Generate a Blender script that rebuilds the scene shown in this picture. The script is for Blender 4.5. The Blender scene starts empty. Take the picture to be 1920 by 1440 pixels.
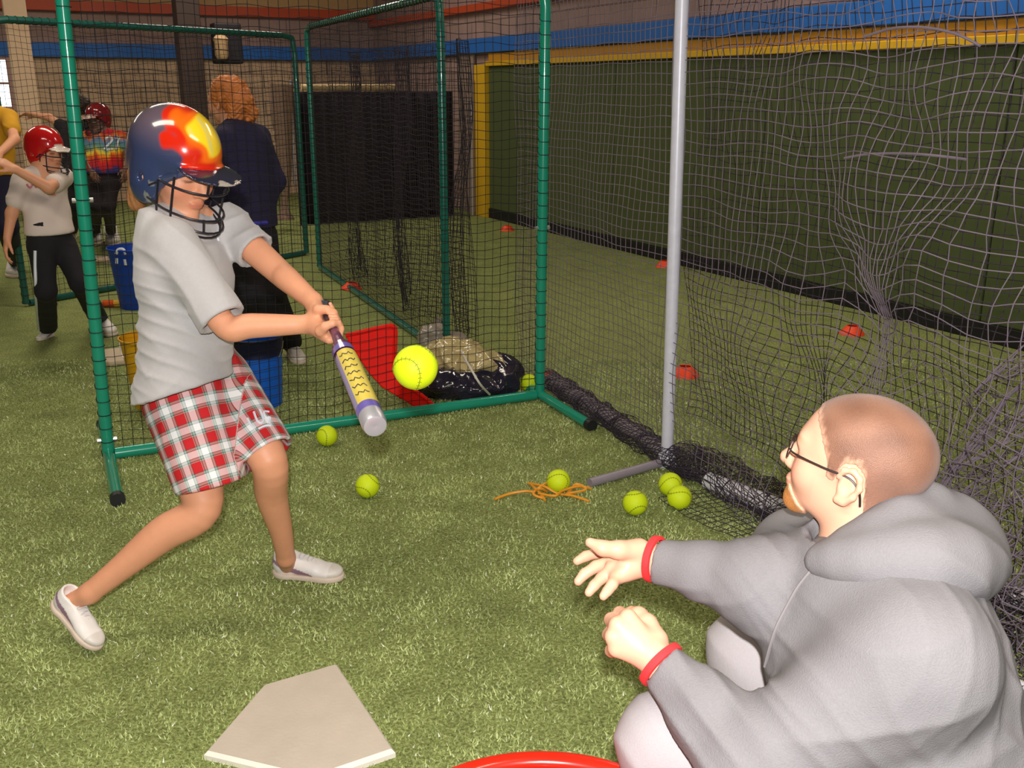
import bpy, math, random
import numpy as np
from mathutils import Vector, Matrix

random.seed(7)
SC = bpy.context.scene
COL = SC.collection
# ------------------------------------------------------------------ camera
FPX = 1850.0                       # focal length in pixels of a 1920 wide frame
PITCH = math.atan(555.0 / FPX)     # camera looks down by this angle
CAMH = 1.60
cam_data = bpy.data.cameras.new('camera')
cam_data.sensor_width = 36.0
cam_data.lens = FPX / 1920.0 * 36.0
cam_data.clip_start = 0.05
cam_data.clip_end = 100
cam = bpy.data.objects.new('camera', cam_data)
COL.objects.link(cam)
cam.location = (0, 0, CAMH)
cam.rotation_euler = (math.pi / 2 - PITCH, 0, 0)
SC.camera = cam
# ------------------------------------------------------------------ world
w = bpy.data.worlds.new('world')
SC.world = w
w.use_nodes = True
w.node_tree.nodes['Background'].inputs[0].default_value = (1.0, 0.93, 0.85, 1)
w.node_tree.nodes['Background'].inputs[1].default_value = 0.17
# ------------------------------------------------------------------ lights
def area(name, loc, sx, sy, power, col=(1.0, .88, .72)):
    l = bpy.data.lights.new(name, 'AREA')
    l.shape = 'RECTANGLE'; l.size = sx; l.size_y = sy; l.energy = power; l.color = col
    o = bpy.data.objects.new(name, l); COL.objects.link(o); o.location = loc
    return o
for i, (x, y) in enumerate([(-2.2, 2.0), (2.0, 1.0), (-2.6, 7.0), (2.0, 6.5), (-3.0, 12.0), (-6.5, 9.0)]):
    area('ceiling_lamp_light', (x, y, 3.95), 2.2, 0.6, 62.0)
# the flash of the camera that took the picture: just above and behind the lens
fl = bpy.data.lights.new('camera_flash', 'SPOT')
fl.energy = 335.0
fl.color = (1.0, .975, .95)
fl.shadow_soft_size = 0.018
fl.spot_size = math.radians(96)
fl.spot_blend = 0.6
flo = bpy.data.objects.new('camera_flash', fl); COL.objects.link(flo)
flo.location = (0.0, -0.10, CAMH + 0.14)
flo.rotation_euler = (math.pi / 2 - PITCH + math.radians(3), 0, 0)
# ------------------------------------------------------------------ exposure
SC.view_settings.view_transform = 'Standard'
SC.view_settings.look = 'None'
SC.view_settings.exposure = 0.0
SC.view_settings.gamma = 1.0
SC.view_settings.use_curve_mapping = False

# ================================================================== helpers
_F = Vector((0, math.cos(PITCH), -math.sin(PITCH)))
_U = Vector((0, math.sin(PITCH), math.cos(PITCH)))
CAM = Vector((0, 0, CAMH))
KD = FPX / 1750.0
def ray(px, py):
    return _F + Vector((1, 0, 0)) * ((px - 960) / FPX) + _U * (-(py - 720) / FPX)
def D(px, py, d):
    """world point seen at a pixel, at a given depth"""
    return CAM + ray(px, py) * (d * KD)
def G(px, py, z=0.0):
    r = ray(px, py)
    return CAM + r * ((z - CAMH) / r.z)
def hit(px, py, p0, n):
    r = ray(px, py)
    return CAM + r * ((p0 - CAM).dot(n) / r.dot(n))
def lin(r, g, b):
    f = lambda c: (c / 255 / 12.92) if c / 255 <= .04045 else ((c / 255 + .055) / 1.055) ** 2.4
    return (f(r), f(g), f(b))

# ---- materials
MATS = {}
def mat(name, col, rough=.6, metal=0.0, noise=0.0, nscale=20.0, bump=0.0, bscale=200.0, spec=.5, sheen=0.0, alpha=1.0, trans=0.0, sss=0.0, coat=0.0, emit=None):
    if name in MATS: return MATS[name]
    m = bpy.data.materials.new(name); m.use_nodes = True
    nt = m.node_tree; b = nt.nodes['Principled BSDF']
    b.inputs['Base Color'].default_value = (*col, 1)
    b.inputs['Roughness'].default_value = rough
    b.inputs['Metallic'].default_value = metal
    b.inputs['Specular IOR Level'].default_value = spec
    if sheen: b.inputs['Sheen Weight'].default_value = sheen
    if coat: b.inputs['Coat Weight'].default_value = coat
    if alpha < 1: b.inputs['Alpha'].default_value = alpha
    if trans: b.inputs['Transmission Weight'].default_value = trans
    if sss:
        b.inputs['Subsurface Weight'].default_value = sss
        b.inputs['Subsurface Radius'].default_value = (.012, .005, .003)
        b.inputs['Subsurface Scale'].default_value = 1.0
    if emit:
        b.inputs['Emission Color'].default_value = (*emit[0], 1)
        b.inputs['Emission Strength'].default_value = emit[1]
    tc = nt.nodes.new('ShaderNodeTexCoord')
    n = nt.nodes.new('ShaderNodeTexNoise'); n.inputs['Scale'].default_value = nscale; n.inputs['Detail'].default_value = 5
    nt.links.new(tc.outputs['Object'], n.inputs['Vector'])
    mx = nt.nodes.new('ShaderNodeMix'); mx.data_type = 'RGBA'
    mx.inputs[6].default_value = (*[c * (1 - noise) for c in col], 1)
    mx.inputs[7].default_value = (*[min(1, c * (1 + noise)) for c in col], 1)
    nt.links.new(n.outputs['Fac'], mx.inputs[0]); nt.links.new(mx.outputs[2], b.inputs['Base Color'])
    if bump:
        n2 = nt.nodes.new('ShaderNodeTexNoise'); n2.inputs['Scale'].default_value = bscale; n2.inputs['Detail'].default_value = 3
        nt.links.new(tc.outputs['Object'], n2.inputs['Vector'])
        bp = nt.nodes.new('ShaderNodeBump'); bp.inputs['Strength'].default_value = bump; bp.inputs['Distance'].default_value = .004
        nt.links.new(n2.outputs['Fac'], bp.inputs['Height']); nt.links.new(bp.outputs['Normal'], b.inputs['Normal'])
    MATS[name] = m
    return m
def vmat(name, rough=.6, spec=.5, bump=0.0, bscale=250., sheen=0., coat=0., sss=0., noise=.06, nscale=60.):
    """material whose own colours come from the 'Col' attribute (paint, dye, skin tones)"""
    m = mat(name, (.5, .5, .5), rough, spec=spec, bump=bump, bscale=bscale, sheen=sheen, coat=coat, sss=sss)
    nt = m.node_tree; b = nt.nodes['Principled BSDF']
    if any(n.type == 'ATTRIBUTE' for n in nt.nodes): return m
    a = nt.nodes.new('ShaderNodeAttribute'); a.attribute_name = 'Col'
    n = [x for x in nt.nodes if x.type == 'TEX_NOISE'][0]; n.inputs['Scale'].default_value = nscale
    mr = nt.nodes.new('ShaderNodeMapRange'); mr.inputs[3].default_value = 1 - noise; mr.inputs[4].default_value = 1 + noise
    nt.links.new(n.outputs['Fac'], mr.inputs[0])
    vm = nt.nodes.new('ShaderNodeVectorMath'); vm.operation = 'SCALE'
    nt.links.new(a.outputs['Color'], vm.inputs[0]); nt.links.new(mr.outputs[0], vm.inputs['Scale'])
    nt.links.new(vm.outputs[0], b.inputs['Base Color'])
    return m

# ---- objects
def link(o, parent=None):
    COL.objects.link(o)
    if parent is not None: o.parent = parent
    return o
def tag(o, label=None, cat=None, group=None, kind=None):
    if label: o['label'] = label
    if cat: o['category'] = cat
    if group: o['group'] = group
    if kind: o['kind'] = kind
    return o
def thing(name, label, cat, loc=(0, 0, 0), group=None):
    o = bpy.data.objects.new(name, None); o.empty_display_size = .05; COL.objects.link(o); o.location = loc
    return tag(o, label, cat, group)
def mesh_np(name, V, F, m, parent=None, smooth=True, cols=None, pc=None):
    """V world points (n,3), F (k,3|4) array or list of faces; V is made relative to the parent Empty"""
    V = np.asarray(V, np.float32).reshape(-1, 3)
    if parent is not None:
        off = np.array(parent.location[:], np.float32)
        p = parent.parent
        while p is not None:
            off = off + np.array(p.location[:], np.float32); p = p.parent
        V = V - off
    me = bpy.data.meshes.new(name)
    if isinstance(F, np.ndarray):
        k = F.shape[1]
        me.vertices.add(len(V)); me.vertices.foreach_set('co', V.ravel())
        me.loops.add(F.size); me.loops.foreach_set('vertex_index', F.ravel().astype(np.int32))
        me.polygons.add(len(F)); me.polygons.foreach_set('loop_start', np.arange(0, F.size, k, dtype=np.int32))
        try: me.polygons.foreach_set('loop_total', np.full(len(F), k, np.int32))
        except Exception: pass
        me.update(calc_edges=True)
    else:
        me.from_pydata(V.tolist(), [], F); me.update()
    if smooth: me.polygons.foreach_set('use_smooth', np.ones(len(me.polygons), bool))
    if cols is not None:
        a = me.color_attributes.new('Col', 'FLOAT_COLOR', 'POINT')
        c = np.ones((len(V), 4), np.float32); c[:, :3] = cols; a.data.foreach_set('color', c.ravel())
    if pc is not None:
        a = me.attributes.new('pc', 'FLOAT_VECTOR', 'POINT'); a.data.foreach_set('vector', np.asarray(pc, np.float32).ravel())
    me.materials.append(m)
    o = bpy.data.objects.new(name, me)
    return link(o, parent)

def frame_of(d, up=Vector((0, 0, 1))):
    d = Vector(d).normalized()
    if abs(d.dot(up)) > .97: up = Vector((1, 0, 0))
    x = d.cross(up).normalized(); y = x.cross(d).normalized()
    return x, y, d
class MB:
    def __init__(s): s.v = []; s.f = []
    def tube(s, pts, r, n=8, cap=True, closed=False):
        pts = [Vector(p) for p in pts]; k = len(pts)
        rs = r if isinstance(r, (list, tuple)) else [r] * k
        b = len(s.v); px = None
        for i, p in enumerate(pts):
            if closed: t = pts[(i + 1) % k] - pts[i - 1]
            else: t = pts[min(i + 1, k - 1)] - pts[max(i - 1, 0)]
            if t.length < 1e-9: t = Vector((0, 0, 1))
            t.normalize()
            if px is None: x = frame_of(t)[0]; y = t.cross(x)
            else:
                x = (px - t * px.dot(t)).normalized(); y = t.cross(x)
            px = x
            for j in range(n):
                a = 2 * math.pi * j / n
                s.v.append(p + (x * math.cos(a) + y * math.sin(a)) * rs[i])
        m = k if closed else k - 1
        for i in range(m):
            i2 = (i + 1) % k
            for j in range(n):
                j2 = (j + 1) % n
                s.f.append((b + i * n + j, b + i * n + j2, b + i2 * n + j2, b + i2 * n + j))
        if cap and not closed:
            s.f.append(tuple(b + j for j in range(n))[::-1]); s.f.append(tuple(b + (k - 1) * n + j for j in range(n)))
        return s
    def box(s, c, hx, hy, hz, ax=None):
        c = Vector(c); X, Y, Z = ax if ax else (Vector((1, 0, 0)), Vector((0, 1, 0)), Vector((0, 0, 1)))
        b = len(s.v)
        for i in (-1, 1):
            for j in (-1, 1):
                for k in (-1, 1): s.v.append(c + X * hx * i + Y * hy * j + Z * hz * k)
        for q in ((0, 1, 3, 2), (4, 6, 7, 5), (0, 4, 5, 1), (2, 3, 7, 6), (0, 2, 6, 4), (1, 5, 7, 3)): s.f.append(tuple(b + i for i in q))
        return s
    def lathe(s, prof, c=(0, 0, 0), n=32, ax=None, cap=(False, False)):
        c = Vector(c); X, Y, Z = ax if ax else (Vector((1, 0, 0)), Vector((0, 1, 0)), Vector((0, 0, 1)))
        b = len(s.v)
        for (r, z) in prof:
            for j in range(n):
                a = 2 * math.pi * j / n; s.v.append(c + (X * math.cos(a) + Y * math.sin(a)) * r + Z * z)
        for i in range(len(prof) - 1):
            for j in range(n):
                j2 = (j + 1) % n; s.f.append((b + i * n + j, b + i * n + j2, b + (i + 1) * n + j2, b + (i + 1) * n + j))
        if cap[0]: s.f.append(tuple(b + j for j in range(n))[::-1])
        if cap[1]: s.f.append(tuple(b + (len(prof) - 1) * n + j for j in range(n)))
        return s
    def prism(s, pts, h):
        """closed outline pts (Vectors) extruded by vector h"""
        b = len(s.v); n = len(pts); h = Vector(h)
        s.v += [Vector(p) for p in pts] + [Vector(p) + h for p in pts]
        s.f.append(tuple(b + i for i in range(n))[::-1]); s.f.append(tuple(b + n + i for i in range(n)))
        for i in range(n):
            j = (i + 1) % n; s.f.append((b + i, b + j, b + n + j, b + n + i))
        return s
    def ball(s, c, r, n=16, m=10, sc=(1, 1, 1)):
        prof = [(max(1e-5, r * math.sin(math.pi * i / m)), -r * math.cos(math.pi * i / m)) for i in range(m + 1)]
        b = len(s.v); s.lathe(prof, (0, 0, 0), n)
        for i in range(b, len(s.v)):
            v = s.v[i]; s.v[i] = Vector(c) + Vector((v.x * sc[0], v.y * sc[1], v.z * sc[2]))
        return s
    def build(s, name, m, parent=None, smooth=True, bevel=0, angle=40):
        o = mesh_np(name, np.array([tuple(v) for v in s.v]), s.f, m, parent, smooth)
        if smooth:
            try: o.data.set_sharp_from_angle(angle=math.radians(angle))
            except Exception: pass
        if bevel:
            md = o.modifiers.new('bevel', 'BEVEL'); md.width = bevel; md.segments = 2; md.limit_method = 'ANGLE'
        return o
def smoothstep(a, b, x):
    t = np.clip((x - a) / (b - a), 0, 1); return t * t * (3 - 2 * t)
def lerpc(c1, c2, t): return np.asarray(c1)[None, :] * (1 - t[:, None]) + np.asarray(c2)[None, :] * t[:, None]
def catmull(P, n=8):
    P = [Vector(p) for p in P]; out = []
    for i in range(len(P) - 1):
        p0 = P[max(i - 1, 0)]; p1 = P[i]; p2 = P[i + 1]; p3 = P[min(i + 2, len(P) - 1)]
        for j in range(n):
            t = j / n
            out.append(.5 * ((2 * p1) + (p2 - p0) * t + (2 * p0 - 5 * p1 + 4 * p2 - p3) * t * t + (3 * p1 - p0 - 3 * p2 + p3) * t ** 3))
    out.append(P[-1]); return out

# ---- distance fields turned into smooth meshes (bodies and clothes)
def npv(p): return np.array([p[0], p[1], p[2]], np.float32)
def cap(a, b, ra, rb=None):
    a = npv(a); b = npv(b); rb = ra if rb is None else rb; R = max(ra, rb)
    ab = b - a; L2 = max(float(ab @ ab), 1e-12)
    def f(X, Y, Z):
        dx, dy, dz = X - a[0], Y - a[1], Z - a[2]
        t = np.clip((dx * ab[0] + dy * ab[1] + dz * ab[2]) / L2, 0, 1)
        return np.sqrt((dx - ab[0] * t) ** 2 + (dy - ab[1] * t) ** 2 + (dz - ab[2] * t) ** 2) - (ra + (rb - ra) * t)
    return np.minimum(a, b) - R, np.maximum(a, b) + R, f
def limb(pts, rs, n=5):
    """one smooth tapering limb through the points"""
    P = catmull(pts, n); k = len(pts); R = np.interp(np.linspace(0, k - 1, len(P)), np.arange(k), rs)
    # ease the radii so that the outline has no kinks
    for _ in range(3): R[1:-1] = (R[:-2] + 2 * R[1:-1] + R[2:]) / 4
    c = [cap(P[i], P[i + 1], float(R[i]), float(R[i + 1])) for i in range(len(P) - 1)]
    lo = np.min([q[0] for q in c], 0); hi = np.max([q[1] for q in c], 0)
    def f(X, Y, Z):
        v = None
        for q in c:
            w_ = q[2](X, Y, Z); v = w_ if v is None else np.minimum(v, w_)
        return v
    return lo, hi, f
def ell(c, r, ax=None):
    c = npv(c); r = np.array(r, np.float32); A = np.eye(3, dtype=np.float32) if ax is None else np.array([npv(v) for v in ax])
    ext = np.sqrt(((A * r[:, None]) ** 2).sum(0))
    def f(X, Y, Z):
        dx, dy, dz = X - c[0], Y - c[1], Z - c[2]
        q = [dx * A[i, 0] + dy * A[i, 1] + dz * A[i, 2] for i in range(3)]
        k0 = np.sqrt(sum((q[i] / r[i]) ** 2 for i in range(3))); k1 = np.sqrt(sum((q[i] / r[i] ** 2) ** 2 for i in range(3))) + 1e-6
        return k0 * (k0 - 1) / k1
    return c - ext, c + ext, f
def etube(a, b, ra, rb, side):
    """elliptical cone: ra, rb = (radius along side, radius across); round ends"""
    a = npv(a); b = npv(b); d = b - a; L = float(np.linalg.norm(d)); w = d / L
    s = npv(side); s = s - w * (s @ w); s /= np.linalg.norm(s); t = np.cross(w, s)
    R = max(*ra, *rb)
    def f(X, Y, Z):
        dx, dy, dz = X - a[0], Y - a[1], Z - a[2]
        z = dx * w[0] + dy * w[1] + dz * w[2]
        u = np.clip(z / L, 0, 1); rx = ra[0] + (rb[0] - ra[0]) * u; ry = ra[1] + (rb[1] - ra[1]) * u
        x = dx * s[0] + dy * s[1] + dz * s[2]; y = dx * t[0] + dy * t[1] + dz * t[2]
        m = np.minimum(rx, ry); e = z - u * L
        k = np.sqrt((x / rx) ** 2 + (y / ry) ** 2 + (e / m) ** 2)
        g = np.sqrt((x / rx ** 2) ** 2 + (y / ry ** 2) ** 2 + (e / m ** 2) ** 2) + 1e-6
        return k * (k - 1) / g
    return np.minimum(a, b) - R, np.maximum(a, b) + R, f
class Field:
    def __init__(s, lo, hi, h):
        s.lo = npv(lo); s.h = h; s.n = (np.ceil((npv(hi) - s.lo) / h).astype(int) + 1)
        s.v = np.full(tuple(s.n), .2, np.float32)
    def _sub(s, lo, hi, m):
        i0 = np.clip(np.floor((lo - m - s.lo) / s.h).astype(int), 0, s.n); i1 = np.clip(np.ceil((hi + m - s.lo) / s.h).astype(int) + 1, 0, s.n)
        if np.any(i1 <= i0): return None
        sl = tuple(slice(int(i0[k]), int(i1[k])) for k in range(3))
        g = [(s.lo[k] + s.h * np.arange(i0[k], i1[k])).astype(np.float32) for k in range(3)]
        return sl, g[0][:, None, None], g[1][None, :, None], g[2][None, None, :]
    def add(s, prim, k=.02):
        q = s._sub(prim[0], prim[1], k + 3 * s.h)
        if q is None: return s
        sl, X, Y, Z = q; d = prim[2](X, Y, Z); v = s.v[sl]
        if k > 0:
            hh = np.maximum(k - np.abs(v - d), 0) / k; s.v[sl] = np.minimum(v, d) - hh * hh * k * .25
        else: s.v[sl] = np.minimum(v, d)
        return s
    def sub(s, prim, k=.01):
        q = s._sub(prim[0], prim[1], k + 3 * s.h)
        if q is None: return s
        sl, X, Y, Z = q; d = -prim[2](X, Y, Z); v = s.v[sl]
        hh = np.maximum(k - np.abs(v - d), 0) / max(k, 1e-6); s.v[sl] = np.maximum(v, d) + hh * hh * k * .25
        return s
    def cut(s, p, n, k=.004, lo=None, hi=None):
        """remove what lies on the side of plane (p, n) that n points to, inside the box lo..hi"""
        p = npv(p); n = npv(Vector(n).normalized())
        q = s._sub(s.lo if lo is None else npv(lo), s.lo + s.h * s.n if hi is None else npv(hi), 0)
        if q is None: return s
        sl, X, Y, Z = q; d = (X - p[0]) * n[0] + (Y - p[1]) * n[1] + (Z - p[2]) * n[2]; v = s.v[sl]
        hh = np.maximum(k - np.abs(v - d), 0) / k; s.v[sl] = np.maximum(v, d) + hh * hh * k * .25
        return s
    def fn(s, f, mode='max'):
        q = s._sub(s.lo, s.lo + s.h * s.n, 0); sl, X, Y, Z = q; s.v[sl] = f(s.v[sl], X, Y, Z); return s
    def mesh(s, keep_big=False):
        v = s.v; neg = v < 0
        neg[0], neg[-1] = False, False; neg[:, 0], neg[:, -1] = False, False; neg[:, :, 0], neg[:, :, -1] = False, False
        v = np.where(neg, np.minimum(v, -1e-6), np.maximum(v, 1e-6))
        A = None; O = None
        for dx in (0, 1):
            for dy in (0, 1):
                for dz in (0, 1):
                    c = neg[dx:neg.shape[0] - 1 + dx, dy:neg.shape[1] - 1 + dy, dz:neg.shape[2] - 1 + dz]
                    A = c.copy() if A is None else (A & c); O = c.copy() if O is None else (O | c)
        act = O & ~A; I = np.argwhere(act)
        idx = np.full(act.shape, -1, np.int32); idx[I[:, 0], I[:, 1], I[:, 2]] = np.arange(len(I))
        cr = {}
        for dx in (0, 1):
            for dy in (0, 1):
                for dz in (0, 1): cr[(dx, dy, dz)] = v[I[:, 0] + dx, I[:, 1] + dy, I[:, 2] + dz]
        acc = np.zeros((len(I), 3), np.float32); cnt = np.zeros(len(I), np.float32)
        for a in range(3):
            o = [k for k in range(3) if k != a]
            for p in (0, 1):
                for q in (0, 1):
                    k0 = [0, 0, 0]; k0[o[0]] = p; k0[o[1]] = q; k1 = list(k0); k1[a] = 1
                    va, vb = cr[tuple(k0)], cr[tuple(k1)]; m = (va < 0) != (vb < 0)
                    t = np.where(m, va / np.where(m, va - vb, 1), 0)
                    P = np.zeros((len(I), 3), np.float32); P[:, o[0]] = p; P[:, o[1]] = q; P[:, a] = t
                    acc += P * m[:, None]; cnt += m
        V = s.lo + s.h * (I + acc / np.maximum(cnt, 1)[:, None])
        Q = []
        for a in range(3):
            o = [k for k in range(3) if k != a]
            sl0 = [slice(1, -1)] * 3; sl1 = [slice(1, -1)] * 3; sl0[a] = slice(0, -1); sl1[a] = slice(1, None)
            n0 = neg[tuple(sl0)]; n1 = neg[tuple(sl1)]; E = np.argwhere(n0 != n1)
            flip = n0[E[:, 0], E[:, 1], E[:, 2]]
            E = E + 1; E[:, a] -= 1
            def at(d0, d1):
                J = E.copy(); J[:, o[0]] += d0; J[:, o[1]] += d1; return idx[J[:, 0], J[:, 1], J[:, 2]]
            q = np.stack([at(-1, -1), at(0, -1), at(0, 0), at(-1, 0)], 1)
            if a == 1: flip = ~flip
            q = np.where(flip[:, None], q, q[:, ::-1]); Q.append(q)
        Q = np.concatenate(Q); Q = Q[(Q >= 0).all(1)]
        return V.astype(np.float32), Q.astype(np.int32)
def relax(V, Q, it=1, lam=.5):
    for _ in range(it):
        acc = np.zeros_like(V); c = np.zeros(len(V), np.float32)
        for a, b in ((0, 1), (1, 2), (2, 3), (3, 0)):
            np.add.at(acc, Q[:, a], V[Q[:, b]]); np.add.at(acc, Q[:, b], V[Q[:, a]])
            np.add.at(c, Q[:, a], 1); np.add.at(c, Q[:, b], 1)
        V = V * (1 - lam) + lam * acc / np.maximum(c, 1)[:, None]
    return V
def vnormals(V, Q):
    n = np.cross(V[Q[:, 2]] - V[Q[:, 0]], V[Q[:, 3]] - V[Q[:, 1]]); N = np.zeros_like(V)
    for k in range(4): np.add.at(N, Q[:, k], n)
    return N / np.maximum(np.linalg.norm(N, axis=1), 1e-9)[:, None]
def wob(V, f, seed=0.0):
    x, y, z = V[:, 0] * f, V[:, 1] * f, V[:, 2] * f
    a = np.sin(x * 1.3 + 2.1 * np.sin(y * .9 + seed) + seed) + np.sin(y * 1.7 + 1.9 * np.sin(z * 1.1 + seed * 2)) + np.sin(z * 1.5 + 1.7 * np.sin(x * 1.2 + seed * 3))
    return a / 3
def folds(V, Q, d, amp, f, seed=0., warp=.6):
    """cloth creases: ridges running across direction d"""
    N = vnormals(V, Q); d = npv(Vector(d).normalized())
    t = (V @ d) * f + warp * 3 * wob(V, f * .12, seed) + seed
    m = smoothstep(-.2, .8, wob(V, 7.0, seed + 5))
    r = (1 - np.abs(np.sin(t))) ** 2 - .35
    return V + N * (amp * r * m)[:, None]
class HF:
    """local frame: s = towards the person's left, f = forward, u = up"""
    def __init__(h, c, f, u=(0, 0, 1), k=1.0):
        h.c = Vector(c); h.f = Vector(f).normalized(); u = Vector(u); h.s = u.cross(h.f).normalized(); h.u = h.f.cross(h.s).normalized(); h.k = k
    def p(h, s, f, u): return h.c + (h.s * s + h.f * f + h.u * u) * h.k
    def ax(h): return (h.s, h.f, h.u)
    def ell(h, s, f, u, rs, rf, ru): return ell(h.p(s, f, u), (rs * h.k, rf * h.k, ru * h.k), h.ax())
    def cap(h, a, b, ra, rb=None): return cap(h.p(*a), h.p(*b), ra * h.k, (ra if rb is None else rb) * h.k)
    def loc(h, V):
        d = (V - npv(h.c)) / h.k; return d @ npv(h.s), d @ npv(h.f), d @ npv(h.u)

# ================================================================== room
R0 = G(1910, 650); R1 = G(905, 402)
rd = (R1 - R0).normalized()                     # along the right wall, away from the camera
nR = Vector((-rd.y, rd.x, 0))                   # into the room
def pxof(p):
    q = p - CAM; return 960 + FPX * q.x / q.dot(_F)
lo_, hi_ = 0.0, 12.0
for _ in range(40):
    m_ = (lo_ + hi_) / 2
    if pxof(R1 + rd * m_) > 712: lo_ = m_
    else: hi_ = m_
CORN = R1 + rd * lo_
bd = Vector((-rd.y, rd.x, 0))                   # along the back wall, to the left
nB = -rd
Z3 = Vector((0, 0, 1))
def Wr(px, py): return hit(px, py, CORN, nR)
def Wb(px, py): return hit(px, py, CORN, nB)
def sr(px, py=300): return (Wr(px, py) - CORN).dot(-rd)
def sb(px, py=300): return (Wb(px, py) - CORN).dot(bd)

# floor material: artificial turf
mt = bpy.data.materials.new('turf'); mt.use_nodes = True
nt = mt.node_tree; b = nt.nodes['Principled BSDF']; b.inputs['Roughness'].default_value = .75
b.inputs['Specular IOR Level'].default_value = .25
tc = nt.nodes.new('ShaderNodeTexCoord')
def noise(scale, detail=4, rough=.6):
    n = nt.nodes.new('ShaderNodeTexNoise'); n.inputs['Scale'].default_value = scale; n.inputs['Detail'].default_value = detail; n.inputs['Roughness'].default_value = rough
    nt.links.new(tc.outputs['Object'], n.inputs['Vector']); return n
n1 = noise(95, 5, .75); n2 = noise(7, 3); n3 = noise(1.2, 2)
r = nt.nodes.new('ShaderNodeValToRGB'); nt.links.new(n1.outputs['Fac'], r.inputs[0])
r.color_ramp.elements[0].position = .33; r.color_ramp.elements[0].color = (.080, .095, .026, 1)
r.color_ramp.elements[1].position = .72; r.color_ramp.elements[1].color = (.66, .74, .30, 1)
e = r.color_ramp.elements.new(.5); e.color = (.26, .305, .092, 1)
mr = nt.nodes.new('ShaderNodeMapRange'); mr.inputs[3].default_value = .60; mr.inputs[4].default_value = 1.40; nt.links.new(n2.outputs['Fac'], mr.inputs[0])
mr2 = nt.nodes.new('ShaderNodeMapRange'); mr2.inputs[3].default_value = .85; mr2.inputs[4].default_value = 1.15; nt.links.new(n3.outputs['Fac'], mr2.inputs[0])
mu = nt.nodes.new('ShaderNodeMath'); mu.operation = 'MULTIPLY'; nt.links.new(mr.outputs[0], mu.inputs[0]); nt.links.new(mr2.outputs[0], mu.inputs[1])
vs = nt.nodes.new('ShaderNodeVectorMath'); vs.operation = 'SCALE'; nt.links.new(r.outputs[0], vs.inputs[0]); nt.links.new(mu.outputs[0], vs.inputs['Scale'])
nt.links.new(vs.outputs[0], b.inputs['Base Color'])
bp = nt.nodes.new('ShaderNodeBump'); bp.inputs['Strength'].default_value = .8; bp.inputs['Distance'].default_value = .012
nt.links.new(n1.outputs['Fac'], bp.inputs['Height']); nt.links.new(bp.outputs['Normal'], b.inputs['Normal'])

def blockmat(name, c1, c2, mortar, w=.4, h=.2):
    m = bpy.data.materials.new(name); m.use_nodes = True; t = m.node_tree; b = t.nodes['Principled BSDF']; b.inputs['Roughness'].default_value = .8
    uv = t.nodes.new('ShaderNodeAttribute'); uv.attribute_name = 'pc'
    br = t.nodes.new('ShaderNodeTexBrick'); br.inputs['Color1'].default_value = (*c1, 1); br.inputs['Color2'].default_value = (*c2, 1); br.inputs['Mortar'].default_value = (*mortar, 1)
    br.inputs['Scale'].default_value = 1; br.inputs['Brick Width'].default_value = w; br.inputs['Row Height'].default_value = h; br.inputs['Mortar Size'].default_value = .008
    t.links.new(uv.outputs['Vector'], br.inputs['Vector'])
    n = t.nodes.new('ShaderNodeTexNoise'); n.inputs['Scale'].default_value = 6; n.inputs['Detail'].default_value = 5; t.links.new(uv.outputs['Vector'], n.inputs['Vector'])
    mr = t.nodes.new('ShaderNodeMapRange'); mr.inputs[3].default_value = .8; mr.inputs[4].default_value = 1.2; t.links.new(n.outputs['Fac'], mr.inputs[0])
    v = t.nodes.new('ShaderNodeVectorMath'); v.operation = 'SCALE'; t.links.new(br.outputs['Color'], v.inputs[0]); t.links.new(mr.outputs[0], v.inputs['Scale'])
    t.links.new(v.outputs[0], b.inputs['Base Color'])
    return m
def structure(o): o['kind'] = 'structure'; return o
# floor
mb = MB(); mb.box((-2, 7, -.05), 14, 13, .05); structure(mb.build('floor', mt, smooth=False))
mb = MB(); mb.box((-2, 7, 4.1), 14, 13, .05); structure(mb.build('ceiling', mat('ceiling_paint', (.35, .31, .26), .9, noise=.05), smooth=False))
WH = 4.05
def wall(name, p, d, L, z0, z1, n, m, thick=.15):
    """slab behind the plane through p along d, its face towards n"""
    c = p + d * (L / 2) - n * (thick / 2) + Z3 * ((z0 + z1) / 2)
    mb = MB(); mb.box(c, L / 2, thick / 2, (z1 - z0) / 2, (d, n, Z3))
    V = np.array([tuple(v) for v in mb.v]); s = (V - npv(p)) @ npv(d)
    pc = np.stack([s, V[:, 2], np.zeros(len(V))], 1)
    return structure(mesh_np(name, V, mb.f, m, None, False, pc=pc))
tan = blockmat('painted_block', lin(222, 188, 158), lin(204, 172, 146), lin(124, 104, 92))
mauve = blockmat('upper_block', lin(172, 142, 138), lin(160, 134, 128), lin(122, 102, 100))
zb0 = Wb(500, 112).z; zb1 = Wb(500, 88).z; zo0 = Wb(500, 33).z; zo1 = Wb(500, 15).z
zr0 = Wr(1268, 75).z; zr1 = Wr(1268, 38).z
LB = 16.0; LR = 17.0
wall('wall_back', CORN, bd, LB, 0, zb1 - .02, nB, tan)
wall('wall_back', CORN, bd, LB, zb1 - .02, WH, nB, mauve)
wall('wall_right', CORN, -rd, LR, 0, WH, nR, mauve)
pL = CORN + bd * LB
wall('wall_left', pL, -rd, 26, 0, WH, -nR, mauve)
blue = mat('blue_paint', lin(32, 108, 200), .5, noise=.06)
orange = mat('orange_paint', lin(196, 76, 40), .5, noise=.06)
yel = mat('yellow_paint', lin(226, 178, 30), .5, noise=.06)
och = mat('ochre_paint', lin(196, 140, 30), .6, noise=.08)
k = 0
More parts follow.
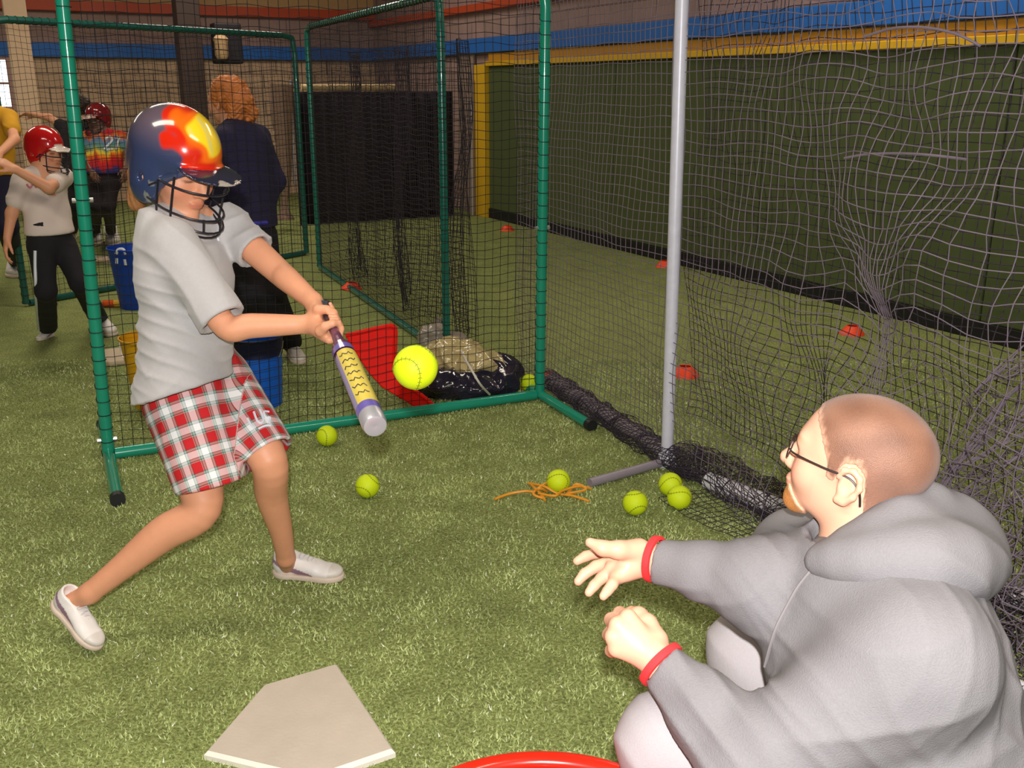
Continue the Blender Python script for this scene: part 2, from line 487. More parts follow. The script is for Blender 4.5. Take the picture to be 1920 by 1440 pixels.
def trim(p, d, L, z0, z1, n, m, th=.06):
    global k
    k += 1
    c = p + d * (L / 2) + n * (th / 2) + Z3 * ((z0 + z1) / 2)
    mb = MB(); mb.box(c, L / 2, th / 2, (z1 - z0) / 2, (d, n, Z3)); return structure(mb.build('trim_%d' % k, m, smooth=False, bevel=.006))
trim(CORN, bd, LB, zb0, zb1, nB, blue, .10)
trim(CORN, -rd, LR, zr0, zr1, nR, blue, .10)
trim(CORN, bd, LB, zo0, zo1, nB, orange, .10)
trim(CORN, -rd, LR, Wr(900, 22).z, Wr(900, 8).z, nR, orange, .10)
# tan band above the orange beam
wall('wall_back', CORN + nB * .02, bd, LB, zo1, WH, nB, mat('tan_paint', lin(196, 160, 112), .8, noise=.08), .02)
# green pads with their yellow frame
s0 = sr(926); sA = sr(1160); sB = sr(1440); pw = (sB - sA)
zt = Wr(1268, 110).z
gm = mat('pad_green', lin(78, 90, 50), .75, noise=.10, nscale=6, bump=.15, bscale=60)
edges = [s0, sA]
while edges[-1] < LR - .5: edges.append(edges[-1] + pw)
pad_names = ['green wall pad at the far end beside the yellow upright', 'green wall pad between the green and the silver posts', 'green wall pad right of the silver post', 'green wall pad nearest the right edge']
for i in range(min(len(edges) - 1, 4)):
    a, c_ = edges[i] + .006, edges[i + 1] - .006
    c = CORN - rd * ((a + c_) / 2) + nR * .035 + Z3 * ((.12 + zt) / 2)
    mb = MB(); mb.box(c, (c_ - a) / 2, .035, (zt - .12) / 2, (-rd, nR, Z3))
    tag(mb.build('wall_pad', gm, smooth=False, bevel=.012), pad_names[i], 'wall pad', 'green pads along the right wall')
trim(CORN - rd * s0, -rd, LR - s0, 0.0, .12, nR, mat('black_rubber', (.006, .005, .006), .7), .08)
trim(CORN - rd * (s0 - .02), -rd, LR - s0, zt, Wr(1268, 98).z, nR, yel, .12)
trim(CORN - rd * (s0 - .02), -rd, LR - s0, Wr(1268, 98).z, Wr(1268, 77).z, nR, och, .06)
trim(CORN - rd * (sr(906)), -rd, sr(926) - sr(906), 0.0, zt + .02, nR, yel, .12)
# pillar and column by the back wall
def pillar(px0, px1, pyf, z1, m, name, dep=.3):
    p = G((px0 + px1) / 2, pyf); d0 = (p - CAM).dot(_F); w = (px1 - px0) / FPX * d0
    mb = MB(); mb.box(p + Z3 * z1 / 2, w / 2, dep / 2, z1 / 2, (bd, nB, Z3)); return structure(mb.build(name, m, smooth=False, bevel=.01))
k += 1; pillar(62, 99, 412, WH, mat('pillar_paint', lin(222, 190, 160), .8, noise=.06), 'trim_%d' % k)
k += 1; pillar(362, 402, 396, WH, mat('brown_steel', lin(66, 48, 44), .6, noise=.08), 'trim_%d' % k)
# window on the left: frame, bars and bright pane
wz0, wz1 = Wb(0, 200).z, Wb(0, 112).z; ws = sb(15, 150)
win = thing('window_1', None, None, tuple(CORN + bd * ws + nB * .02)); win['kind'] = 'structure'
mb = MB()
for (a, c_, z0, z1) in ((0, 1.5, wz0 - .06, wz0), (0, 1.5, wz1, wz1 + .06), (-.07, 0, wz0 - .06, wz1 + .06), (1.5, 1.56, wz0 - .06, wz1 + .06), (.72, .76, wz0, wz1), (0, 1.5, (wz0 + wz1) / 2 - .015, (wz0 + wz1) / 2 + .015)):
    mb.box(CORN + bd * (ws + (a + c_) / 2) + nB * .03 + Z3 * ((z0 + z1) / 2), (c_ - a) / 2, .03, (z1 - z0) / 2, (bd, nB, Z3))
mb.build('window_frame', mat('window_trim', lin(190, 150, 140), .6), win, smooth=False)
mb = MB(); mb.box(CORN + bd * (ws + .75) + nB * .012 + Z3 * ((wz0 + wz1) / 2), .75, .004, (wz1 - wz0) / 2, (bd, nB, Z3))
mb.build('pane', mat('daylight_pane', (.8, .85, .9), .3, emit=((.85, .93, 1.0), 1.6)), win, smooth=False)
# jamb of a doorway seen between the cage posts, near the yellow upright
a_ = sr(868); c_ = sr(895)
dr = MB(); dr.box(CORN - rd * ((a_ + c_) / 2) + nR * .03 + Z3 * 1.02, (c_ - a_) / 2, .02, 1.02, (-rd, nR, Z3))
structure(dr.build('door_1', mat('door_paint', lin(150, 130, 120), .6, noise=.05), smooth=False, bevel=.01))
p = G(886, 404)
pv = MB(); pv.tube([p, p + Z3 * 1.72], .018, 10)
tag(pv.build('steel_pole', mat('dull_steel', lin(190, 186, 200), .35, .7)), 'thin silver pole standing by the far doorway left of the yellow upright', 'pole')
# lamps on the ceiling
for i, (x, y) in enumerate([(-2.2, 2.0), (2.0, 1.0), (-2.6, 7.0), (2.0, 6.5)]):
    pass

# ---- far furnishings
BACKD = (G(720, 412) - CAM)
cp = G(720, 412)                                        # curtain stands here, parallel to the back wall
def Wc(px, py): return hit(px, py, cp, nB)
mb = MB()
A = Wc(556, 300); B_ = Wc(852, 300); Lc = (B_ - A).length; dc = (B_ - A).normalized(); dc.z = 0
ztop = Wc(700, 172).z
n = 90; 
for side in (0, 1):
    pass
rows = 6; base = len(mb.v)
for i in range(n + 1):
    off = .05 * math.sin(i * .9) + .02 * math.sin(i * 2.3)
    for j in range(rows + 1):
        z = ztop * j / rows
        q = A + dc * (Lc * i / n) + nB * (off * (1 - .4 * j / rows)); mb.v.append(Vector((q.x, q.y, z)))
for i in range(n):
    for j in range(rows):
        a = i * (rows + 1) + j; mb.f.append((a, a + rows + 1, a + rows + 2, a + 1))
o = mb.build('curtain', mat('black_curtain', (.012, .008, .014), .9, bump=.3, bscale=40)); md = o.modifiers.new('thick', 'SOLIDIFY'); md.thickness = .012
tag(o, 'black curtain hanging in folds behind the middle cage frame', 'curtain')
mb = MB(); mb.tube([Wc(565, 163) , Wc(742, 163)], .035, 10)
tag(mb.build('curtain_rail', mat('pale_rail', lin(226, 196, 150), .5)), 'pale horizontal rail above the black curtain', 'rail')
# dark loudspeaker box high on the brown column with a pale lamp fitting
sp = G(415, 400); spd = (sp - CAM)
def Wk(px, py): return hit(px, py, sp, nB)
c = Wk(425, 82); hw = (Wk(450, 82) - Wk(400, 82)).length / 2; hh = (Wk(425, 44).z - Wk(425, 120).z) / 2
t = thing('loudspeaker', 'black box loudspeaker fixed high beside the brown column', 'loudspeaker', tuple(c))
mb = MB(); mb.box(c, hw, .14, hh, (bd, nB, Z3)); mb.build('cabinet', mat('speaker_black', (.012, .01, .016), .6), t, smooth=False, bevel=.02)
mb = MB(); mb.box(c + nB * .145, hw * .8, .01, hh * .8, (bd, nB, Z3)); mb.build('grille', mat('grille_black', (.02, .018, .025), .9, bump=.6, bscale=90), t, smooth=False)
c2 = Wk(408, 90)
mb = MB(); mb.lathe([(.06, -.14), (.085, -.10), (.085, .06), (.1, .1), (.04, .16)], c2 + nB * .22, 14, cap=(True, True))
o = mb.build('wall_lantern', mat('lantern_cream', lin(206, 170, 130), .5)); tag(o, 'small cream lantern in front of the black loudspeaker', 'lantern')
# pale post hanging against the back wall above the frame
mb = MB(); a = Wb(741, 32); c = Wb(741, 112); mb.box((a + c) / 2 + nB * .14, .05, .04, abs(a.z - c.z) / 2, (bd, nB, Z3))
tag(mb.build('bracket', mat('pale_steel', lin(176, 150, 130), .5), smooth=False, bevel=.008), 'pale upright bracket between the orange and blue beams', 'bracket')
# gathered netting hanging from above, and a shiny rod beside it
hb = G(528, 432)
def Wh(px, py): return hit(px, py, hb, nB)
P = [Wh(527, 158), Wh(528, 200), Wh(531, 260), Wh(535, 320), Wh(537, 350), Wh(534, 380), Wh(535, 412)]
mb = MB(); pts = catmull(P, 10); rr = []
for i, q in enumerate(pts):
    u = i / (len(pts) - 1); base_r = .125 * (1 - smoothstep(.0, .8, u) * .72) + .06 * smoothstep(.85, 1, u); rr.append(float(base_r))
mb.tube(pts, rr, 20); o = mb.build('net_bundle', mat('pale_netting', lin(150, 122, 108), .85, noise=.35, nscale=45, bump=1, bscale=50))
V = np.array([v.co[:] for v in o.data.vertices]); 
for v in o.data.vertices:
    a = math.atan2(v.co.y - hb.y, v.co.x - hb.x); v.co.x += .015 * math.sin(9 * a + v.co.z * 4)
tag(o, 'tall pale bundle of gathered netting hanging left of the black curtain', 'netting')
mb = MB(); mb.tube([Wh(545, 150), Wh(552, 345)], .018, 8); tag(mb.build('hanging_rod', mat('dull_steel', lin(190, 186, 200), .35, .7)), 'thin shiny rod beside the pale net bundle', 'rod')

# ================================================================== cage frames and nets
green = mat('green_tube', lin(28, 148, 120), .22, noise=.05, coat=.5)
netm = mat('net_cord', (.010, .008, .012), .9)
netl = mat('net_cord_flashlit', lin(124, 110, 124), .9, noise=.4, nscale=9)  # blackish cord made pale: flash light on the nearer strands put into the colour
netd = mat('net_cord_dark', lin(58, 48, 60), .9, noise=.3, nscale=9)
bolt = mat('zinc', lin(210, 210, 210), .3, .8)
blackc = mat('black_plastic', (.012, .012, .014), .5)
def strands(lines, r, n=3):
    """many polylines (each an (k,3) array) as one arrays-built set of thin tubes"""
    VV, FF, b = [], [], 0
    for L in lines:
        L = np.asarray(L, np.float32); k = len(L)
        T = np.gradient(L, axis=0); T /= np.maximum(np.linalg.norm(T, axis=1), 1e-9)[:, None]
        ref = np.array([.31, .9, .3], np.float32); X = np.cross(T, ref); X /= np.maximum(np.linalg.norm(X, axis=1), 1e-9)[:, None]; Y = np.cross(T, X)
        ring = np.stack([L + r * (X * math.cos(2 * math.pi * j / n) + Y * math.sin(2 * math.pi * j / n)) for j in range(n)], 1)
        VV.append(ring.reshape(-1, 3))
        i = np.arange(k - 1)[:, None] * n + b; j = np.arange(n)[None, :]; j2 = (j + 1) % n
        FF.append(np.stack([i + j, i + j2, i + n + j2, i + n + j], -1).reshape(-1, 4)); b += k * n
    return np.concatenate(VV), np.concatenate(FF).astype(np.int32)
def netsheet(name, fn, L, H, cell, r, m, parent=None, diag=False):
    """fn(S, T) -> points; square mesh of cell size over L x H"""
    ns = max(2, int(round(L / cell))); nt_ = max(2, int(round(H / cell)))
    s = np.linspace(0, L, ns + 1); t = np.linspace(0, H, nt_ + 1)
    S, T = np.meshgrid(s, t, indexing='ij'); P = fn(S, T)
    lines = [P[i] for i in range(ns + 1)] + [P[:, j] for j in range(nt_ + 1)]
    V, F = strands(lines, r)
    return mesh_np(name, V, F, m, parent, False)
def flat_panel(A, B, TA, TB, sag=.03, seed=0.):
    A, B, TA, TB = npv(A), npv(B), npv(TA), npv(TB); n = np.cross(B - A, [0, 0, 1]); n /= np.linalg.norm(n)
    L = float(np.linalg.norm(B - A)); H = float(np.linalg.norm(TA - A))
    def fn(S, T):
        u = (S / L)[..., None]; v = (T / H)[..., None]
        P = A * (1 - u) * (1 - v) + B * u * (1 - v) + TA * (1 - u) * v + TB * u * v
        d = sag * (np.sin(math.pi * u) * np.sin(math.pi * v)) * (1 + .6 * np.sin(5 * u + seed) * np.cos(4 * v + seed))
        w = .006 * np.sin(S * 23 + T * 9 + seed)[..., None] * np.array([0, 0, 1])
        return P + n * d + w
    return fn, L, H
def screen(label, bl, br, H, tl=(0, 0), tr=(0, 0), foot=None, cell=.044, r=.0016, cord=None, rad=.024, bolts=(), col=green, sag=.05, base=True):
    bl = Vector((bl.x, bl.y, rad)); br = Vector((br.x, br.y, rad)); TL = bl + Vector((tl[0], tl[1], H - rad)); TR = br + Vector((tr[0], tr[1], H - rad))
    t = thing('batting_screen', label, 'batting cage screen', tuple((bl + br) / 2 - Z3 * rad), 'green tube screens with nets')
    h = (br - bl).normalized(); q = .16
    arcL = [TL - Z3 * q, TL - Z3 * q * .5 + h * .012, TL - Z3 * q * .15 + h * q * .15, TL + h * q * .5 - Z3 * .012, TL + h * q]
    arcR = [TR - h * q, TR - h * q * .5 - Z3 * .012, TR - Z3 * q * .15 - h * q * .15, TR - Z3 * q * .5 - h * .012, TR - Z3 * q]
    mb = MB(); mb.tube([bl + (TL - bl) * u for u in np.linspace(0, .9, 6)] + catmull(arcL, 4), rad, 14); mb.build('post', col, t)
    mb = MB(); mb.tube([br + (TR - br) * u for u in np.linspace(0, .9, 6)] + catmull(arcR, 4)[::-1], rad, 14); mb.build('post', col, t)
    mb = MB(); mb.tube([arcL[-1], arcR[0]], rad * .97, 14); mb.build('top_bar', col, t)
    if base:
        mb = MB(); mb.tube([bl + h * rad, br - h * rad], rad, 14); mb.build('base_bar', col, t)
    if foot is not None:
        for b_ in (bl, br):
            for sg in (1, -1):
                fv = Vector((foot.x, foot.y, 0)) * sg * (1 if sg > 0 else .8)
                f0 = b_ + fv.normalized() * rad * .9
                mb = MB(); mb.tube([f0, f0 + fv * .94 - Z3 * .002], rad * .96, 12); fo = mb.build('foot', col, t)
                mb = MB(); mb.tube([f0 + fv * .93, f0 + fv * 1.0], rad * 1.1, 12); mb.build('end_cap', blackc, fo)
    fn, L, Hh = flat_panel(bl + Z3 * .01 + h * .02, br + Z3 * .01 - h * .02, TL - Z3 * .02 + h * .02, TR - Z3 * .02 - h * .02, sag)
    netsheet('net', fn, L, Hh, cell, r, cord or netm, t)
    # cord lacing the net to the posts
    for (p0, p1) in ((bl, TL - Z3 * q), (br, TR - Z3 * q), (arcL[-1], arcR[0])):
        mb = MB(); n_ = int((p1 - p0).length / .062); X, Y, T_ = frame_of(p1 - p0); H_ = []
        for i in range(n_ * 10 + 1):
            a = 2 * math.pi * i / 10; tt = i // 10 + smoothstep(.6, 1.0, (i % 10) / 10)      # tight turns with short steps between
            H_.append(p0 + (p1 - p0) * (float(tt) / n_) + (X * math.cos(a) + Y * math.sin(a)) * (rad + .002))
        mb.tube(H_, .0020, 4); mb.build('lacing_cord', netm, t)
    for (side, z) in bolts:
        b_, T_ = (bl, TL) if side == 'L' else (br, TR)
        c = b_ + (T_ - b_) * (z / H)
        for sg in (-1, 1):
            mb = MB(); mb.tube([c + h * sg * rad * .9, c + h * sg * (rad + .014)], .010, 8); mb.build('bolt', bolt, t)
    return t
bl, br = G(205, 862), G(1012, 748); fv = G(230, 945) - bl; h_ = (br - bl).normalized(); fv = fv - h_ * fv.dot(h_)
screen('green tube batting screen with black net standing right behind the batter', bl, br, 2.13, (.045, 0), (.012, 0), fv, bolts=(('L', 1.14), ('L', .07), ('R', .9)), rad=.027)
bl2, br2 = G(50, 575), G(575, 478)
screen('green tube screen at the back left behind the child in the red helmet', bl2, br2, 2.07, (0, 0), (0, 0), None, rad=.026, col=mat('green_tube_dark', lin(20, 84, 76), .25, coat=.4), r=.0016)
bl3, br3 = G(600, 505), G(838, 672)
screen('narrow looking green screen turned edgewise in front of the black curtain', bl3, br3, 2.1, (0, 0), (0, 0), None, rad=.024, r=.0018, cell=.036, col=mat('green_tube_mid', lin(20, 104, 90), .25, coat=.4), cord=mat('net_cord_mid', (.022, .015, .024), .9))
# loose second net hung behind that screen
n3 = (br3 - bl3).normalized(); n3p = Vector((-n3.y, n3.x, 0)); 
A3 = npv(bl3 + n3p * .25 - n3 * .1); d3 = npv(n3); q3 = npv(n3p)
L3 = float((br3 - bl3).length) + .1
def fn3(S, T):
    P = A3 + d3 * S[..., None] + np.array([0, 0, 1.]) * (T[..., None] + .02)
    return P + q3 * (.10 * np.sin(S * 5 + .6 * np.sin(T * 3)) + .04 * np.sin(S * 13 + T * 2))[..., None] + d3 * (.03 * np.sin(T * 6 + S * 4))[..., None]
o = netsheet('hanging_net', fn3, L3, 1.85, .036, .0019, mat('net_cord_purple', (.018, .010, .020), .9))
tag(o, 'loose dark net hanging in folds behind the edgewise green screen', 'net')

# ---- the long side net with its silver pole
E0 = G(1016, 716); E1 = G(1925, 1296); dn = (E1 - E0).normalized(); nn = Vector((dn.y, -dn.x, 0))
if nn.x < 0: nn = -nn
dnv, nnv = npv(dn), npv(nn); E0v = npv(E0)
def nz(S, T, f, seed):
    return np.sin(S * f * 1.3 + 2 * np.sin(T * f * .9 + seed) + seed) * .5 + np.sin(T * f * 1.7 + 1.9 * np.sin(S * f * 1.1 + 2 * seed)) * .5
def Ws(px, py): return hit(px, py, E0, nn)
fan = Ws(1662, 610); fs = float((fan - E0).dot(dn)) + .3; fz0 = fan.z; fz1 = Ws(1720, 292).z
def side_net(S, T):
    g = smoothstep(0, 1, (fz1 - T) / (fz1 - fz0)) * .90 * (1 - .5 * smoothstep(0, .5, fz0 - T)); wf = np.exp(-((S - fs) / .37) ** 4)
    S = S + (fs - S) * g * wf + .02 * wf * smoothstep(fz1 + .05, fz1 - .1, T) * np.sin(T * 60) * np.cos(S * 71)
    T = T - .07 * g * wf * np.cos((S - fs) * 14)
    near = smoothstep(1.1, 3.6, S)                  # closer to the camera the net hangs looser
    lowb = 1 - smoothstep(0, .9, T)
    d = .03 * nz(S, T, 3, 1.0) + near * (.05 * nz(S, T, 5, 2.) + .03 * nz(S, T, 11, 4.)) + near * lowb * .05 * nz(S, T, 21, 6.)
    S2 = S + near * (.020 * nz(S, T, 9, 3.) + .022 * lowb * nz(S, T, 25, 5.)) + .006 * nz(S, T, 7, 8)
    T2 = T + near * (.020 * nz(S, T, 8, 7.) + .024 * lowb * nz(S, T, 23, 9.)) + .006 * nz(S, T, 9, 1)
    Z = np.maximum(T2, .012)
    return E0v + dnv * (S2 - .3)[..., None] - nnv * (.03 - d)[..., None] + np.array([0, 0, 1.]) * Z[..., None]
netsheet_len = float((E1 - E0).length) + 1.0
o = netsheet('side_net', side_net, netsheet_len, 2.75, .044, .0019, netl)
sn = o
tag(o, 'long grey black side net hanging past the silver pole to the right edge', 'net')
g1 = float((G(1470, 975) - E0).dot(dn)); 
# second net hanging a little further off, pulled into a fan and a rope
q0 = E0 + nn * .42
def Wn(px, py): return hit(px, py, q0, nn)
gt = Wn(1470, 420); gs = float((gt - q0).dot(dn)); gz1 = gt.z; gb = Wn(1545, 760); gs0 = float((gb - q0).dot(dn)); gz0 = gb.z
q0v = npv(q0)
def back_net(S, T):
    g = 0; w = 0; S2 = S
    zz = np.clip((gz1 - T) / (gz1 - gz0), 0, 1.3); cs = gs + (gs0 - gs) * zz
    w2 = np.exp(-((S2 - cs) / .30) ** 4); S2 = S2 + (cs - S2) * .8 * smoothstep(0, .9, zz) * w2
    T2 = T
    d = .05 * nz(S, T, 3.2, 5.) + .02 * nz(S, T, 9, 2.)
    return q0v + dnv * (S2 - 0)[..., None] + nnv * d[..., None] + np.array([0, 0, 1.]) * np.maximum(T2 + .012 * nz(S, T, 9, 3), .01)[..., None]
S_off = float((Wn(1290, 600) - q0).dot(dn))
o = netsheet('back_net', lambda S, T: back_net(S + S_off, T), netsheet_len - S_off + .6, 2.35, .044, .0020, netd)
tag(o, 'second grey net behind the silver pole, pulled down into a fan and a rope', 'net')
# heap of tangled net at the right edge
h0 = E0 + dn * float((G(1730, 1165) - E0).dot(dn)) + nn * .12; h0v = npv(h0)
def Wt(px, py): return hit(px, py, h0, nn)
prof_ = [(float((Wt(x, y) - h0).dot(dn)), Wt(x, y).z) for x, y in ((1725, 985), (1760, 900), (1810, 800), (1860, 730), (1920, 640), (1990, 600))]
ps_ = [q[0] for q in prof_]; pz_s = [q[1] for q in prof_]
def heap(S, T):
    a = nz(S, T, 13, 1.3); b2 = nz(S, T, 17, 4.1); c2 = nz(S, T, 31, 2.2); d2 = nz(S, T, 37, .7)
    S2 = ps_[0] + S + .040 * a + .022 * c2; top_ = np.interp(ps_[0] + S, ps_, pz_s)
    zz = T / 1.5 * top_ + .040 * b2 + .022 * d2
    return (h0v + dnv * S2[..., None] + nnv * (.09 * b2 + .025 * d2)[..., None] + np.array([0, 0, 1.]) * np.maximum(zz, .012)[..., None])
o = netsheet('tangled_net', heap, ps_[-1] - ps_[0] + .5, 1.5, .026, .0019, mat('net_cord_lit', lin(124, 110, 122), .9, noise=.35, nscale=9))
tag(o, 'thick tangle of grey net hanging behind the crouching man at the right edge', 'net')
for pl in (((1600, 296), (1640, 289), (1700, 287), (1760, 290), (1830, 298)), ((1636, 70), (1690, 54), (1750, 52), (1810, 64), (1856, 86))):
    mb = MB(); mb.tube(catmull([Ws(x, y) - nn * .035 for x, y in pl], 8), .004, 6); mb.build('border_rope', netl, sn)
# net rolled up along the ground
def roll(x0, x1, rr, seed, zc=.05, lift=0.):
    a0 = npv(x0); L = float((x1 - x0).length); dd = npv((x1 - x0).normalized()); pp = np.array([-dd[1], dd[0], 0])
    def fn(S, T):
        th = T / rr + .8 * np.sin(S * 7 + seed)
        R = rr * (1 + .28 * nz(S, T, 19, seed) + .2 * nz(S, T, 9, seed + 2))
        return a0 + dd * (S + .03 * nz(S, T, 23, seed))[..., None] + pp * (R * np.cos(th) * 1.25)[..., None] + np.array([0, 0, 1.]) * np.maximum(zc + R * np.sin(th) * .8, .008)[..., None]
    return fn, L
fn, L = roll(G(1022, 722), G(1300, 905), .052, 1., .05)
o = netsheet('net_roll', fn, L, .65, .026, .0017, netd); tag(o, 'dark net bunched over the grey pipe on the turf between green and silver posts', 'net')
fn, L = roll(G(1275, 880), G(1925, 1215), .075, 3., .065)
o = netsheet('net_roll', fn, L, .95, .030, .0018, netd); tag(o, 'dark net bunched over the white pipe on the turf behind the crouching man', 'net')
def skirt(S, T):
    a0 = npv(G(1290, 930)); dd = npv((G(1960, 1330) - G(1290, 930)).normalized()); pp = np.array([-dd[1], dd[0], 0])
    return a0 + dd * S[..., None] + pp * (T - .12 + .03 * nz(S, T, 6, 2))[..., None] + np.array([0, 0, 1.]) * (.014 + .010 * np.abs(nz(S, T, 19, 4)))[..., None]
o = netsheet('net_skirt', skirt, 2.3, .30, .035, .0016, netd); tag(o, 'flat edge of dark net lying on the turf in front of the white pipe', 'net')
# pipes that weigh the net down
def pipe(a, b, r, m, label, z=None):
    mb = MB(); z = r if z is None else z
    a = Vector((a.x, a.y, z)); b = Vector((b.x, b.y, z)); d = (b - a).normalized()
    X, Y, T_ = frame_of(d)
    mb.lathe([(r * .8, 0), (r, .002), (r, (b - a).length - .002), (r * .8, (b - a).length)], a, 18, (X, Y, T_), cap=(True, True))
    o = mb.build('pipe', m); tag(o, label, 'pipe', 'pipes lying in the net hem')
pipe(G(1032, 722), G(1243, 858), .034, mat('grey_pvc', lin(150, 140, 146), .5, noise=.15, nscale=12), 'grey pipe lying in the net between the green and the silver post', .036)
pipe(G(1325, 916), G(1925, 1150), .036, mat('white_pvc', lin(225, 222, 225), .45, noise=.1, nscale=12), 'white pipe lying in the net behind the crouching man', .038)
pipe(G(1880, 1275), G(1990, 1330), .013, mat('white_pvc', lin(225, 222, 225), .45), 'thin white pipe on the turf at the right edge', .013)
# silver pole
pb = G(1250, 874); 
t = thing('net_pole', 'silver steel pole with a flat foot bar holding up the side net', 'pole', tuple(pb))
steel = mat('galvanised', lin(214, 214, 228), .35, .05, noise=.12, nscale=30)
mb = MB(); mb.tube([pb + Z3 * .01, pb + Z3 * 2.5 + Vector((-.035, 0, 0))], .027, 16); mb.build('shaft', steel, t)
fe = G(1105, 914); mb = MB(); d = (fe - pb); mb.tube([pb + Z3 * .024 - d * .06, fe + Z3 * .02], .020, 14); mb.build('foot_bar', mat('worn_steel', lin(150, 140, 150), .45, .1, noise=.15), t)
mb = MB(); mb.box(pb + Z3 * .028, .036, .036, .026); mb.build('socket', steel, t, smooth=False, bevel=.006)

# ================================================================== things on the turf
ballm = mat('softball_yellow', lin(214, 236, 24), .55, noise=.04, bump=.15, bscale=500, spec=.35)
seamm = mat('seam_red_brown', lin(120, 130, 20), .7)
def softball(c, label, rot=(0, 0, 0), grp='yellow softballs'):
    R = .0485; M = Matrix.Rotation(rot[0], 3, 'X') @ Matrix.Rotation(rot[1], 3, 'Y') @ Matrix.Rotation(rot[2], 3, 'Z')
    t = thing('softball', label, 'softball', tuple(c), grp)
    mb = MB(); mb.ball(c, R, 40, 24); mb.build('cover', ballm, t)
    pts = []
    for i in range(96):
        a = 2 * math.pi * i / 96
        p = M @ Vector((.75 * math.cos(a) + .25 * math.cos(3 * a), .75 * math.sin(a) - .25 * math.sin(3 * a), .866 * math.sin(2 * a)))
        pts.append(Vector(c) + p * (R + .0002))
    mb = MB(); mb.tube(pts, .0009, 5, closed=True)
    for i in range(0, 96, 2):
        p = pts[i]; d = (pts[(i + 1) % 96] - pts[i - 1]).normalized(); n_ = (p - Vector(c)).normalized(); x = d.cross(n_)
        mb.tube([p + x * .0045 + d * .0015 + n_ * -.0001, p + n_ * .0006, p - x * .0045 + d * .0015 + n_ * -.0001], .0007, 4)
    mb.build('seam', seamm, t)
BR = .0485
for (px, py, lab, rot) in (
    (613, 817, 'yellow softball on the turf against the green base bar of the near screen', (.3, .2, .1)),
    (689, 911, 'yellow softball lying alone on the turf in front of the batter', (1.2, .5, .1)),
    (1047, 902, 'yellow softball resting on the orange straps', (.2, 1.1, .4)),
    (1191, 943, 'yellow softball on open turf between the straps and the two touching balls', (.9, .2, 1.)),
    (1257, 908, 'yellow softball at the foot of the silver pole, rear one of two touching', (.1, .7, .6)),
    (1274, 933, 'yellow softball near the silver pole, front one of two touching', (.4, 1.4, .3)),
    (992, 718, 'yellow softball just behind the right green post of the near screen', (.4, 1.4, .3))):
    softball(G(px, py, BR), lab, rot)
softball(D(779, 689, 2.02), 'brightly lit yellow softball in mid air just past the end of the bat', (.6, .3, .2))
# field cones
conem = mat('cone_orange', lin(255, 74, 30), .5, noise=.05)
def disc_cone(px, py, label, r=.085, tilt=0.):
    c = G(px, py); mb = MB(); ax = frame_of(Vector((math.sin(tilt), .1 * math.sin(tilt), math.cos(tilt))))
    X, Y, T_ = ax
    mb.lathe([(r, 0.0), (r * .98, .006), (r * .72, .030), (r * .50, .052), (r * .42, .058), (r * .38, .056), (r * .46, .048), (r * .68, .026), (r * .92, .003)], c, 28, (X, Y, T_))
    tag(mb.build('field_cone', conem, smooth=True), label, 'cone', 'orange disc cones')
disc_cone(951, 432, 'small orange disc cone far off near the yellow upright')
disc_cone(1246, 500, 'orange disc cone half hidden behind the silver pole by the pads')
disc_cone(1597, 626, 'orange disc cone on the turf seen through the right hand net')
disc_cone(1284, 704, 'orange disc cone just right of the silver pole')
disc_cone(660, 542, 'orange red disc cone behind the hands of the batter beside the edgewise screen', .09, .12)
disc_cone(1028, 716, 'orange red disc cone at the end of the grey pipe by the green post', .05)
# home plate
A, B_, C_, D_ = G(383, 1424), G(495, 1294), G(632, 1254), G(742, 1420); E_ = D_ + (B_ - C_) + (A - B_ - (D_ - C_)) * 0
E_ = D_ + (B_ - C_)
out = [A, B_, C_, D_, E_]
ctr = sum(out, Vector()) / 5
t = thing('home_plate', 'worn off white rubber home plate on the turf in front', 'home plate', tuple(ctr))
mb = MB(); b0 = [p.copy() for p in out]; top = [ctr + (p - ctr) * .955 + Z3 * .022 for p in out]; mid = [p + Z3 * .013 for p in out]
mb.v = b0 + mid + top; n = 5
for i in range(n):
    j = (i + 1) % n; mb.f.append((i, j, n + j, n + i)); mb.f.append((n + i, n + j, 2 * n + j, 2 * n + i))
mb.f.append(tuple(range(n))[::-1])
mb.f = [f if True else f for f in mb.f]
mb.build('bevelled_edge', mat('plate_edge', lin(235, 228, 214), .6, noise=.05), t, smooth=False)
mb = MB(); mb.prism([p - Z3 * .004 for p in top], (0, 0, .0045)); mb.build('top_face', mat('plate_top', lin(196, 184, 168), .75, noise=.10, nscale=14, bump=.2, bscale=90), t, smooth=False)
# big red tub whose rim shows at the bottom edge
tz = .50; fe = G(1014, 1401, tz); R = .295; c = Vector((fe.x, fe.y - R, 0))
t = thing('red_tub', 'big glossy red plastic tub, only its round rim showing at the bottom edge', 'tub', tuple(c))
redp = mat('red_plastic', lin(238, 36, 18), .25, coat=.4)
mb = MB(); mb.lathe([(.205, 0.003), (.21, 0), (.255, tz - .04), (R - .012, tz - .02)], c, 64, cap=(True, False)); mb.lathe([(R - .02, tz - .03), (.248, tz - .04), (.20, .01)], c, 64, cap=(False, True)); mb.build('tub_wall', redp, t)
mb = MB(); mb.lathe([(R - .034 + .02 * math.cos(a), tz - .014 + .016 * math.sin(a)) if False else (R - .017 + .017 * math.cos(a), tz - .013 + .013 * math.sin(a)) for a in np.linspace(0, 2 * math.pi, 15)], c, 80); mb.build('rim', redp, t)
mb = MB(); mb.lathe([(R - .040 + .009 * math.cos(a), tz - .022 + .009 * math.sin(a)) for a in np.linspace(0, 2 * math.pi, 11)], c, 80); mb.build('inner_rim', redp, t)
